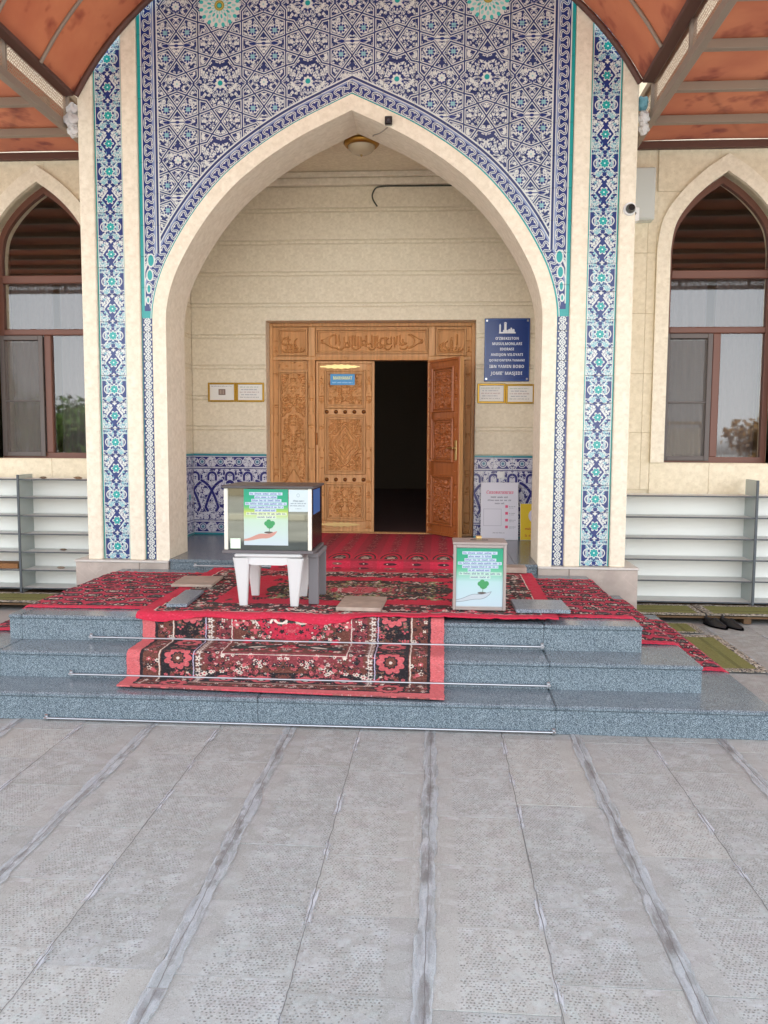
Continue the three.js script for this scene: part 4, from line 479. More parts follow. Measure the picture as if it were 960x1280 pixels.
{
  const Z = ZD, fr = part('door_frame', door), wd = (a, b, c, d, e, f, k = 0.006) => mesh('frame_board', cbox(a, b, c, d, e, f, k), M.wood, fr);
  // reveal boards, jambs, rails
  for (const s of [-1, 1]) { wd(...(s > 0 ? [1.150, 1.189] : [-1.189, -1.150]), FLOOR, 3.049, Z - 0.1, Z + 0.022); wd(...(s > 0 ? [0.655, 0.735] : [-0.735, -0.655]), FLOOR, 2.67, Z - 0.1, Z + 0.018); }
  wd(-1.149, 1.149, 3.01, 3.049, Z - 0.1, Z + 0.022); wd(-1.149, 1.149, 2.625, 2.668, Z - 0.1, Z + 0.022); for (const s of [-1, 1]) wd(...(s > 0 ? [0.655, 0.735] : [-0.735, -0.655]), 2.669, 3.009, Z - 0.1, Z + 0.016);
  wd(-1.149, 1.149, FLOOR - 0.001, 0.625, Z - 0.1, Z + 0.01, 0.004);
  mesh('frame_back', mergeGeometries([cbox(-1.149, -0.736, 0.626, 2.624, Z - 0.08, Z - 0.02, 0.002), cbox(0.736, 1.149, 0.626, 2.624, Z - 0.08, Z - 0.02, 0.002), cbox(-1.149, 1.149, 2.669, 3.009, Z - 0.08, Z - 0.02, 0.002)]), M.wood, fr);
  for (const s of [-1, 1]) {
    const X = (a, b) => s > 0 ? [a, b] : [-b, -a], sp = part('side_panel', door), P = (a, b, y0, y1, draw, d = 0.022) => { const [x0, x1] = X(a, b); mesh('panel_moulding', mergeGeometries([rectFrame(x0 - 0.03, x1 + 0.03, y0 - 0.03, y1 + 0.03, 0.016, Z - 0.03, Z + 0.020), rectFrame(x0 - 0.012, x1 + 0.012, y0 - 0.012, y1 + 0.012, 0.012, Z - 0.03, Z + 0.002)]), M.wood, sp); relief('carving', x1 - x0, y1 - y0, draw, d, M.woodCarved, sp, x0, y0, Z - 0.019); };
    P(0.775, 1.055, 2.71, 2.96, script(4 + s)); P(0.775, 1.055, 0.69, 1.0, arab(9, 90)); P(0.775, 1.055, 1.12, 2.47, (c, w, h, S) => { arab(21, 330)(c, w, h, S); });
    for (const [y0, y1] of [[2.52, 2.61], [1.03, 1.09]]) { const [x0, x1] = X(0.75, 1.08); relief('carving', x1 - x0, y1 - y0, chain, 0.014, M.woodCarved, sp, x0, y0, Z - 0.012); }
    { const [x0, x1] = X(1.092, 1.148); relief('carved_border', x1 - x0, 2.37, chain, 0.014, M.woodCarved, sp, x0, 0.63, Z - 0.006); } { const [x0, x1] = X(0.658, 0.732); relief('carved_border', x1 - x0, 2.0, chain, 0.012, M.woodCarved, sp, x0, 0.63, Z + 0.019); }
  }
  const tr = part('transom_panel', door); mesh('panel_moulding', mergeGeometries([rectFrame(-0.648, 0.648, 2.70, 2.985, 0.016, Z - 0.03, Z + 0.020), rectFrame(-0.625, 0.625, 2.723, 2.962, 0.012, Z - 0.03, Z + 0.002)]), M.wood, tr); relief('carving', 1.22, 0.21, cartouche, 0.022, M.woodCarved, tr, -0.61, 2.738, Z - 0.019); relief('carved_border', 1.3, 0.04, chain, 0.006, M.woodCarved, tr, -0.65, 2.627, Z + 0.023);
  // one leaf in its own axes: hinge edge x = 0, free edge x = W, front z = 0
  const Hh = 1.99, leaf = (W, mF, mC, rich) => {
    const g = part('door_leaf', door);
    mesh('leaf_board', cbox(0, W, 0, Hh, -0.05, -0.012, 0.003), mF, g);
    for (const [a, b] of [[0, 0.03], [W - 0.03, W]]) mesh('stile', cbox(a, b, 0, Hh, -0.012, 0.006, 0.004), mF, g);
    for (const [y0, y1] of [[0, 0.035], [Hh - 0.03, Hh]]) mesh('rail', cbox(0.03, W - 0.03, y0, y1, -0.012, 0.005, 0.004), mF, g);
    for (const [a, b] of [[0.032, 0.095], [W - 0.095, W - 0.032]]) relief('carved_border', b - a, Hh - 0.08, chain, 0.015, mC, g, a, 0.042, -0.011);
    const panels = rich ? [[0.15, 0.55, arab(51, 150)], [0.70, 1.34, (c, w, h, S) => { arab(52, 150)(c, w, h, S); ogee(c, w, h, S); }], [1.47, 1.865, arab(53, 150)]] : [[0.14, 0.66, arab(61, 120)], [0.86, 1.30, arab(62, 100)], [1.42, 1.87, arab(63, 110)]];
    for (const [y0, y1, d] of panels) { mesh('panel_moulding', mergeGeometries([rectFrame(0.10, W - 0.10, y0 - 0.025, y1 + 0.025, 0.022, -0.013, 0.020, 0.008), rectFrame(0.135, W - 0.135, y0 + 0.01, y1 - 0.01, 0.012, -0.013, 0.010)]), mF, g); relief('carving', W - 0.30, y1 - y0 - 0.05, d, 0.022, mC, g, 0.15, y0 + 0.025, -0.0115); }
    return g;
  };
  const left = leaf(0.682, M.wood, M.woodCarved, true); left.position.set(-0.648, 0.628, Z - 0.012);
  const stud = new THREE.SphereGeometry(0.024, 14, 8, 0, 6.2832, 0, Math.PI / 2).rotateX(Math.PI / 2).scale(1, 1, 0.8);
  for (const y of [0.615, 1.405]) { mesh('stud_rail', cbox(0.10, 0.582, y - 0.035, y + 0.035, -0.012, -0.002, 0.004), M.wood, left); for (let k = 0; k < 5; k++) { const m = mesh('stud', stud, M.bronze, left); m.position.set(0.125 + k * 0.108, y, -0.002); } }
  for (const y of [0.085, 1.925]) { const sh = []; for (let k = 0; k <= 20; k++) sh.push([0.045 + k * 0.0235, y + (0.024 + 0.008 * Math.sin(k * 1.9)) * Math.sin(Math.PI * (k + 1.5) / 23)]); for (let k = 20; k >= 0; k--) sh.push([0.045 + k * 0.0235, y - (0.024 + 0.008 * Math.sin(k * 1.9)) * Math.sin(Math.PI * (k + 1.5) / 23)]); mesh('brass_plate', extrude(sh, 0.006, 0.013), M.brass, left); }
  mesh('hinge', cbox(-0.006, 0.02, 1.02, 1.16, 0.006, 0.02, 0.004), M.bronze, left);
  const right = leaf(0.625, M.woodRed, M.woodRed, false); right.position.set(0.652, 0.628, Z + 0.005); right.rotation.y = -55.3 / 57.2958;
  mesh('edge_strip', cbox(0.625, 0.637, 0, Hh, -0.048, 0.002, 0.003), M.wood, right);
  const W = 0.625; mesh('handle', mergeGeometries([cbox(W - 0.072, W - 0.03, 0.86, 1.08, 0.006, 0.016, 0.004), cbox(W - 0.16, W - 0.045, 0.985, 1.003, 0.045, 0.06, 0.005), cbox(W - 0.058, W - 0.042, 0.985, 1.003, 0.014, 0.058, 0.003)]), M.brass, right);
}
tag(mesh('door_sticker', (() => { const g = new THREE.BoxGeometry(0.285, 0.125, 0.002); return g.translate(-0.335, 2.405, ZD + 0.013); })(), phy({ map: ctex(stickerCanvas(), true, false), roughness: 0.3 })), 'blue sticker with yellow lettering stuck on the closed carved door leaf', 'sticker');
// ---------------------------------------------------------------- canopies: a vault over the stairs, flat wings at the sides
const PERF = (() => { const [cv, c] = canvas(512, 256), R = rng(9); c.fillStyle = '#a88d74'; c.fillRect(0, 0, 512, 256); c.globalCompositeOperation = 'destination-out'; c.strokeStyle = '#000'; c.lineWidth = 8; c.lineCap = 'round'; for (let j = 0; j < 9; j++) for (let i = 0; i < 22; i++) { const x = 12 + i * 23.3 + (R() - 0.5) * 6, y = 16 + j * 28 + (R() - 0.5) * 6; c.beginPath(); c.moveTo(x - 6, y - 6); c.quadraticCurveTo(x + (R() - 0.5) * 18, y, x + 6, y + 8); c.stroke(); } return ctex(cv); })();
M.perf = std({ map: PERF, alphaTest: 0.5, roughness: 0.6, side: THREE.DoubleSide });
const VC = 3.3, VR = 2.86, ribZ = [0.025, 0.64, 1.33, 2.0, 2.68, 3.35, 4.0, 4.65, 5.25];
function truss(parent, a, b, name = 'truss') {                // chords, posts and a pierced web between two plan points
  const t = part(name, parent), L = Math.hypot(b[0] - a[0], b[1] - a[1]), n = Math.max(2, Math.round(L / 1.1)), at = (k, y) => [a[0] + (b[0] - a[0]) * k, y, a[1] + (b[1] - a[1]) * k];
  mesh('lower_chord', bar(at(0, 4.495), at(1, 4.495), 0.06, 0.07), M.roofFrame, t); mesh('upper_chord', bar(at(0, 4.80), at(1, 4.80), 0.06, 0.06), M.roofFrame, t);
  for (let k = 0; k <= n; k++) mesh('truss_post', bar(at(Math.min(0.995, Math.max(0.005, k / n)), 4.531), at(Math.min(0.995, Math.max(0.005, k / n)), 4.769), 0.05, 0.03), M.roofFrame, t);
  mesh('pierced_web', sheet(1, 1, (u, v) => [...at(u, 4.53 + v * 0.24), u * L / 0.5, v]), M.perf, t); return t;
}
const vault = thing('vault_canopy', 'barrel-vaulted orange translucent canopy over the stairs on brown metal trusses', 'canopy');
{
  const arc = (a, z, r = VR) => [r * Math.sin(a), VC + r * Math.cos(a), z], A = Math.asin(2.475 / VR);
  for (let i = 0; i < ribZ.length - 1; i++) mesh('roof_panel', sheet(36, 2, (u, v) => { const a = -A + 2 * A * u, z = ribZ[i] + (ribZ[i + 1] - ribZ[i]) * v; return [...arc(a, z), a * VR, z]; }), M.poly, vault);
  ribZ.forEach((z, i) => { const r = i ? 0.015 : 0.026, path = []; for (let k = 0; k <= 30; k++) path.push(arc(-A + 2 * A * k / 30, z, VR - r - 0.004)); mesh('rib', tube(path, r, 60, 6), i ? M.roofFrame : M.roofDark, vault); });
  for (const s of [-1, 1]) { mesh('spring_rail', cbox(...(s > 0 ? [2.465, 2.56] : [-2.56, -2.465]), 4.715, 4.80, 0.02, 5.28, 0.006), M.roofDark, vault); truss(vault, [s * 2.6, -1.2], [s * 2.6, 5.28]); mesh('canopy_post', cbox(...(s > 0 ? [2.555, 2.645] : [-2.645, -2.555]), 0, 4.459, 5.19, 5.28, 0.006), M.roofFrame, vault); }
  truss(vault, [-2.56, 5.25], [2.56, 5.25], 'front_truss');
}
for (const s of [-1, 1]) {
  const c = thing('side_canopy', s > 0 ? 'flat brown-orange translucent canopy wing above the window that mirrors a white wall' : 'flat brown-orange translucent canopy wing above the window that mirrors trees', 'canopy', [0, 0, 0], 'flat canopy wings beside the vault');
  const X = (a, b) => s > 0 ? [a, b] : [-b, -a], pz = [-1.20, -0.56, 0.14, 0.86, 1.56, 2.27, 2.97, 3.67, 4.37, 5.2], x1 = 7.6;
  pz.forEach((z, i) => mesh('purlin', cbox(...X(2.64, x1), 4.59, 4.66, z - 0.03, z + 0.03, 0.004), i ? M.roofFrame : M.roofDark, c));
  for (let i = 0; i < pz.length - 1; i++) for (let k = 0; k < 3; k++) { const a = 2.64 + (x1 - 2.64) * k / 3, b = 2.64 + (x1 - 2.64) * (k + 1) / 3; mesh('roof_panel', sheet(8, 2, (u, v) => { const x = s * (a + (b - a) * u), z = pz[i] + (pz[i + 1] - pz[i]) * v; return [x, 4.668 + 0.012 * Math.sin(u * 3.14), z, x + k * 0.3, z]; }), M.poly, c); }
  const br = (x, z, x2, z2) => mesh('wind_brace', bar([s * x, 4.70, z], [s * x2, 4.70, z2], 0.03, 0.02), M.roofDark, c); br(2.9, 0.14, 3.7, -1.1); br(3.7, -1.1, 4.6, 0.14); br(4.6, 0.14, 5.5, -1.1);
  truss(c, [s * x1, -1.2], [s * x1, 5.28]); truss(c, [s * 2.65, 5.25], [s * (x1 - 0.05), 5.25], 'front_truss');
  mesh('canopy_post', cbox(...X(x1 - 0.045, x1 + 0.045), 0, 4.459, 5.19, 5.28, 0.006), M.roofFrame, c); mesh('wall_bracket', cbox(...X(x1 - 0.045, x1 + 0.045), 4.2, 4.459, -1.248, -1.15, 0.006), M.roofFrame, c);
}
// crumpled packing stuffed between the portal and the trusses
function lump(name, label, pts, mat, seed) { const R = rng(seed), gs = pts.map(([x, y, z, r]) => { const g = new THREE.IcosahedronGeometry(r, 3), p = g.attributes.position; for (let i = 0; i < p.count; i++) { const v = new THREE.Vector3().fromBufferAttribute(p, i), k = 1 + 1.1 * (fbm(v.x / r * 0.3 + 0.5, v.y / r * 0.3 + v.z / r * 0.21 + 0.5, 8, 3, seed) - 0.5); p.setXYZ(i, v.x * k + x, v.y * k * 1.15 + y, v.z * k + z); } return g; }); const g = mergeGeometries(gs); g.computeVertexNormals(); return tag(mesh(name, g, mat), label, 'packing'); }
const mBag = std({ color: 0xc9c6c4, roughness: 0.55 });
lump('crumpled_bag', 'white crumpled bag wedged at the truss end, no blue on it', [[-2.50, 4.62, -0.03, 0.05], [-2.51, 4.53, -0.02, 0.06], [-2.50, 4.44, -0.04, 0.05]], mBag, 3);
lump('crumpled_bag', 'white crumpled bag wedged at the truss end under the pale blue one', [[2.50, 4.46, -0.06, 0.05], [2.51, 4.38, -0.08, 0.045]], mBag, 5);
lump('crumpled_blue_bag', 'pale blue plastic bag wedged above the white bag at the truss end', [[2.50, 4.58, -0.07, 0.052]], std({ color: 0x6fa6b4, roughness: 0.4 }), 7);
// ---------------------------------------------------------------- things on the portal and in the porch
{
  const lamp = thing('ceiling_lamp', 'round gilt ceiling lamp with a frosted glass bowl', 'lamp', [0.015, CEIL - 0.10, -0.74]);
  const L = pts => new THREE.LatheGeometry(pts.map(p => new THREE.Vector2(...p)), 40); mesh('lamp_rim', L([[0.001, 0], [0.15, 0], [0.168, -0.012], [0.172, -0.03], [0.160, -0.045], [0.150, -0.055], [0.132, -0.058], [0.131, -0.03], [0.001, -0.03]]), phy({ color: 0xa57a35, metalness: 0.85, roughness: 0.42 }), lamp); mesh('ceiling_plate', L([[0.001, 0.099], [0.07, 0.099], [0.06, 0.07], [0.02, 0.05], [0.02, 0], [0.001, 0]]), M.brass, lamp); mesh('lamp_bowl', L([[0.131, -0.05], [0.125, -0.075], [0.10, -0.105], [0.06, -0.125], [0.012, -0.132], [0.001, -0.132]]), phy({ color: 0xb9a98c, roughness: 0.35 }), lamp); mesh('finial', L([[0.001, -0.13], [0.012, -0.133], [0.008, -0.145], [0.001, -0.15]]), M.brass, lamp);
  tag(mesh('lamp_wire', tube([[0.33, 4.42, -0.01], [0.25, 4.40, -0.10], [0.17, 4.45, -0.3], [0.14, 4.51, -0.5], [0.10, 4.55, -0.62]], 0.005, 40, 6), std({ color: 0x8a8378, roughness: 0.7 })), 'thin loose wire running from black sensor to ceiling lamp', 'wire');
  const se = thing('motion_sensor', 'small black box sensor on the cream arch band', 'sensor', [0.322, 4.45, 0.0]); mesh('housing', cbox(-0.032, 0.032, -0.034, 0.034, 0.001, 0.045, 0.006), M.black, se); mesh('lens', new THREE.CylinderGeometry(0.012, 0.014, 0.012, 18).rotateX(Math.PI / 2).translate(0, -0.006, 0.05), std({ color: 0x3a3a40, roughness: 0.2 }), se);
  tag(mesh('wall_cable', tube([[0.9, 4.505, ZB + 0.012], [0.5, 4.507, ZB + 0.012], [0.12, 4.505, ZB + 0.012], [0.06, 4.49, ZB + 0.012], [0.02, 4.42, ZB + 0.012], [0.03, 4.36, ZB + 0.02], [0.075, 4.29, ZB + 0.02]], 0.008, 70, 6), std({ color: 0x47483c, roughness: 0.6 })), 'dark cable along the back wall under the cornice with a dangling end', 'cable');
  // plaque and framed notices
  const sg = thing('name_plaque', 'blue plaque with white lettering and mosque drawing beside the door', 'plaque', [1.533, 2.715, ZB]); mesh('board', cbox(-0.25, 0.25, -0.347, 0.347, 0.012, 0.022, 0.003), std({ color: 0x17397f, roughness: 0.3 }), sg); mesh('lettering', new THREE.PlaneGeometry(0.492, 0.684).translate(0, 0, 0.0245), phy({ map: ctex(signCanvas(), true, false), roughness: 0.25 }), sg); for (const x of [-0.225, 0.225]) for (const y of [-0.32, 0.32]) mesh('screw', new THREE.CylinderGeometry(0.011, 0.013, 0.032, 14).rotateX(Math.PI / 2).translate(x, y, 0.016), M.steel, sg);
  const frame = (x, y, w, h, seed, head, label, group) => { const f = thing('framed_notice', label, 'frame', [x, y, ZB], group); mesh('frame', rectFrame(-w / 2, w / 2, -h / 2, h / 2, 0.022, 0.002, 0.02, 0.006), phy({ color: 0xc09a3a, metalness: 0.7, roughness: 0.35 }), f); mesh('paper', new THREE.BoxGeometry(w - 0.04, h - 0.04, 0.006).translate(0, 0, 0.006), std({ map: ctex(noticeCanvas(seed, head), true, false), roughness: 0.5 }), f); };
  frame(-1.70, 2.243, 0.325, 0.22, 3, true, 'gilt framed notice with a dark picture block, next to carved door'); frame(-1.372, 2.243, 0.325, 0.22, 13, false, 'gilt framed text notice between the picture notice and the carved door');
  frame(1.37, 2.235, 0.315, 0.22, 23, false, 'gilt framed text notice under the blue plaque, nearer the open door leaf'); frame(1.69, 2.23, 0.32, 0.22, 33, false, 'gilt framed text notice under the blue plaque, farther from the door');
  // poster boards leaning on the dado
  const board = (name, label, w, h, x, cv) => { const b = thing(name, label, 'poster', [x, FLOOR + 0.001, ZB + 0.16]); b.rotation.x = -0.14; mesh('board', cbox(-w / 2, w / 2, 0, h, -0.012, 0, 0.003), M.white, b); mesh('print', new THREE.PlaneGeometry(w - 0.006, h - 0.006).translate(0, h / 2, 0.0025), std({ map: ctex(cv, true, false), roughness: 0.45 }), b); };
  board('donation_poster', 'white poster board with a pink heading leaning on the tiles', 0.42, 0.645, 1.475, qrPosterCanvas()); board('warning_poster', 'yellow poster board with red lettering half hidden by the arch', 0.32, 0.41, 1.865, yellowCanvas());
  // light switch on the dado
  const sw = thing('light_switch', 'small white switch on the tiled dado above white poster', 'switch', [1.49, 1.32, ZB + 0.002]); mesh('plate', cbox(-0.04, 0.04, -0.04, 0.04, 0, 0.012, 0.004), M.white, sw); mesh('rocker', cbox(-0.022, 0.022, -0.028, 0.028, 0.012, 0.018, 0.003), M.white, sw);
  // camera on the pier and grey cabinet on the wall
  const cam = thing('security_camera', 'small dome security camera on the cream pier', 'camera', [2.395, 3.685, 0.0]); mesh('mount', new THREE.CylinderGeometry(0.052, 0.056, 0.03, 28).rotateX(Math.PI / 2).translate(0, 0, 0.016), M.white, cam); mesh('eyeball', new THREE.SphereGeometry(0.040, 24, 16).translate(0, -0.005, 0.045), std({ color: 0x50524f, roughness: 0.3 }), cam); mesh('lens', new THREE.CylinderGeometry(0.026, 0.028, 0.03, 22).rotateX(Math.PI / 2).translate(0, -0.008, 0.078), M.black, cam);
  const jb = thing('junction_box', 'small white junction box beside the dome camera', 'box', [2.449, 3.70, -0.24]); mesh('housing', cbox(0.001, 0.075, -0.06, 0.055, -0.05, 0.05, 0.006), M.white, jb); mesh('cable_gland', new THREE.CylinderGeometry(0.016, 0.018, 0.02, 16).rotateX(Math.PI / 2).translate(0.03, 0.0, 0.055), M.black, jb);
  const cb = thing('electrical_cabinet', 'light grey metal electrical cabinet on the wall beside the portal', 'cabinet', [2.72, 4.14, ZW]); const cm = std({ color: 0xc6cbc8, roughness: 0.45 }); mesh('cabinet_body', cbox(-0.2, 0.165, -0.25, 0.25, 0.002, 0.14, 0.006), cm, cb); mesh('cabinet_door', cbox(-0.19, 0.155, -0.24, 0.24, 0.142, 0.155, 0.004), cm, cb); mesh('lock', new THREE.CylinderGeometry(0.012, 0.012, 0.01, 14).rotateX(Math.PI / 2).translate(-0.12, 0, 0.16), M.black, cb);
}
// ---------------------------------------------------------------- carpets
const mat = cv => std({ map: ctex(cv), roughness: 0.97, bumpMap: rep(T.fine.clone(), 9, 9), bumpScale: 0.003, side: THREE.DoubleSide });
function along(prof) { const L = [0]; for (let i = 1; i < prof.length; i++) L.push(L[i - 1] + Math.hypot(prof[i][0] - prof[i - 1][0], prof[i][1] - prof[i - 1][1])); const T_ = L[L.length - 1]; return v => { const d = v * T_; let i = 1; while (i < L.length - 1 && L[i] < d) i++; const t = (d - L[i - 1]) / (L[i] - L[i - 1]); return [prof[i - 1][0] + (prof[i][0] - prof[i - 1][0]) * t, prof[i - 1][1] + (prof[i][1] - prof[i - 1][1]) * t, d, T_]; }; }
const n2 = (x, y, s) => fbm(x * 0.1 + 3, y * 0.1 + 3, 32, 3, s) - 0.5;
{ // runner down the stairs
  const e = 0.013, f = along([[1.95, 0.51 + e], [2.045, 0.51 + e], [2.066, 0.505], [2.070, 0.48], [2.068, 0.37], [2.085, 0.34 + e + 0.004], [2.11, 0.34 + e], [2.335, 0.34 + e], [2.358, 0.335], [2.362, 0.31], [2.36, 0.2], [2.375, 0.17 + e + 0.004], [2.40, 0.17 + e], [2.60, 0.17 + e]]);
  const g = slab(60, 150, (u, v) => { const [z, y, d, L] = f(v), skew = v > 0.84 ? (v - 0.84) / 0.16 : 0; const w = n2(u * 30, v * 20, 4) * 0.008; return [-1.172 + 2.005 * u + 0.012 * n2(v * 20, 2, 6), y + Math.max(0, w), z + Math.max(0, w * 0.6) + skew * (-0.06 + 0.10 * u), u, 1 - v]; }, 0.009);
  tag(mesh('stair_runner', g, mat(runnerCanvas())), 'oriental stair runner with salmon edge laid down the granite steps', 'carpet');
}
{ // wide carpet on the landing, its front edge hanging over where it is loose
  const prof = [[0.16, 0.51], [2.035, 0.51], [2.058, 0.50], [2.068, 0.44]], f = along(prof);
  const g = slab(120, 100, (u, v) => { const hang = u < 0.5 ? 1 : Math.max(0, 1 - (u - 0.5) / 0.12), L = (1.845 + 0.012 * Math.sin(u * 31) + hang * (0.075 + 0.012 * Math.sin(u * 19))) / 1.962; let [z, y] = f(Math.min(1, v * L)); const x = -1.215 + u * 2.825 - 0.03 * u * v, wav = Math.max(0, n2(u * 26, v * 8, 12)) * 0.03; return [x, y + 0.027 + wav, z + 0.016, u, 1 - v]; }, 0.011);
  tag(mesh('medallion_carpet', g, mat(medallionCanvas())), 'wide red carpet with a dark central medallion covering the landing', 'carpet');
}
const hook = mat(hookCanvas());
for (const s of [-1, 1]) { // side runners over the flanks of the steps
  const e = 0.012, f = along([[s > 0 ? 1.55 : 1.17, 0.51 + e], [2.10, 0.51 + e], [2.126, 0.5], [2.13, 0.46], [2.128, 0.37], [2.15, 0.34 + e + 0.004], [2.385, 0.34 + e], [2.42, 0.33], [2.422, 0.30], [2.42, 0.2], [2.45, 0.17 + e + 0.004], [2.70, 0.17 + e], [2.735, 0.165], [2.74, 0.12]]);
  const g = slab(50, 120, (u, v) => { const [x, y, d, L] = f(v); const U = s > 0 ? u : 1 - u; const w = Math.max(0, n2(U * 12, v * 30, 20 + s)) * 0.022; return [s * x, y + w, 0.30 + U * 1.52 + 0.03 * v * U + 0.015 * n2(v * 20, U, 5), v * 1.5, 1 - U]; }, 0.009);
  tag(mesh('side_runner', g, hook), s > 0 ? 'red and black hooked-pattern runner over the step flank beside the olive mats' : 'red and black hooked-pattern runner over the step flank beside the shelf with a brown box', 'carpet', 'runners over the step flanks');
}
{ // prayer carpet from the door over the porch step
  const f = along([[ZD + 0.06, FLOOR], [-0.03, FLOOR], [0.02, FLOOR - 0.006], [0.03, FLOOR - 0.04], [0.032, 0.545], [0.06, 0.527], [0.14, 0.523]]);
  const g = slab(50, 110, (u, v) => { const [z, y] = f(v), w = Math.max(0, n2(u * 14, v * 20, 30)) * 0.006; return [-0.72 + u * 1.68, y + 0.011 + w, z + 0.012, u, 1 - v / 0.895]; }, 0.008); g.computeVertexNormals();
  tag(mesh('prayer_carpet', g, mat(prayerCanvas())), 'red prayer carpet with rows of small arches from the door over porch edge', 'carpet');
}
// stair rods
function rod(x0, x1, y, z, label, t0 = 0, t1 = 0) { const r = thing('stair_rod', label, 'rod'); const g = new THREE.CylinderGeometry(0.0065, 0.0065, 1, 10).rotateZ(Math.PI / 2); g.scale(x1 - x0, 1, 1).translate((x0 + x1) / 2, y, z); mesh('rod', g, M.steel, r); for (const x of [x0 + 0.012, x1 - 0.012]) mesh('bracket', mergeGeometries([cbox(x - 0.01, x + 0.01, y - 0.016, y + 0.022, z - 0.022, z - 0.004, 0.003), cbox(x - 0.007, x + 0.007, y - 0.009, y + 0.009, z - 0.008, z + 0.009, 0.003)]), M.steel, r); }
rod(-1.541, 1.48, 0.372, 2.082, 'thin steel stair rod at the foot of the topmost granite riser'); rod(-1.55, 1.486, 0.202, 2.374, 'thin steel stair rod at the foot of the middle granite riser'); rod(-1.571, 1.481, 0.017, 2.672, 'thin steel stair rod on the paving at the foot of stairs'); rod(-1.44, 1.0, 0.548, 0.05, 'thin steel rod at porch step across the prayer carpet');
// loose slabs weighing the carpets down
function loose(x0, x1, z0, z1, y, t, m, turn, label) { const g = cbox(-(x1 - x0) / 2, (x1 - x0) / 2, 0, t, -(z1 - z0) / 2, (z1 - z0) / 2, 0.003, x0, z0); const o = tag(mesh('loose_slab', g, m), label, 'stone slab'); o.position.set((x0 + x1) / 2, y, (z0 + z1) / 2); o.rotation.y = turn; }
const mTile = std({ map: rep(T.marble.clone(), 2, 2), color: new THREE.Color(0.95, 0.9, 0.84), roughness: 0.5 }), mGrey = phy({ map: rep(T.granite.clone(), 2, 2), color: new THREE.Color(0.95, 0.98, 1), roughness: 0.3 });
loose(-1.29, -0.97, 0.76, 1.16, 0.554, 0.022, mTile, 0.05, 'beige loose slab across the carpet seam, behind a narrow grey slab'); loose(-1.075, -0.935, 1.40, 1.93, 0.554, 0.024, mGrey, 0.06, 'narrow grey granite strip on the carpet corner beside white stool'); loose(0.115, 0.42, 1.54, 1.95, 0.554, 0.026, mTile, -0.04, 'beige loose slab on the carpet edge between stool and small box'); loose(1.31, 1.67, 1.55, 1.90, 0.554, 0.026, mGrey, 0.02, 'grey granite slab on the carpet beside the small donation box'); loose(1.38, 1.56, 0.06, 0.24, 0.556, 0.05, mTile, 0.0, 'small beige stone block by the porch step');
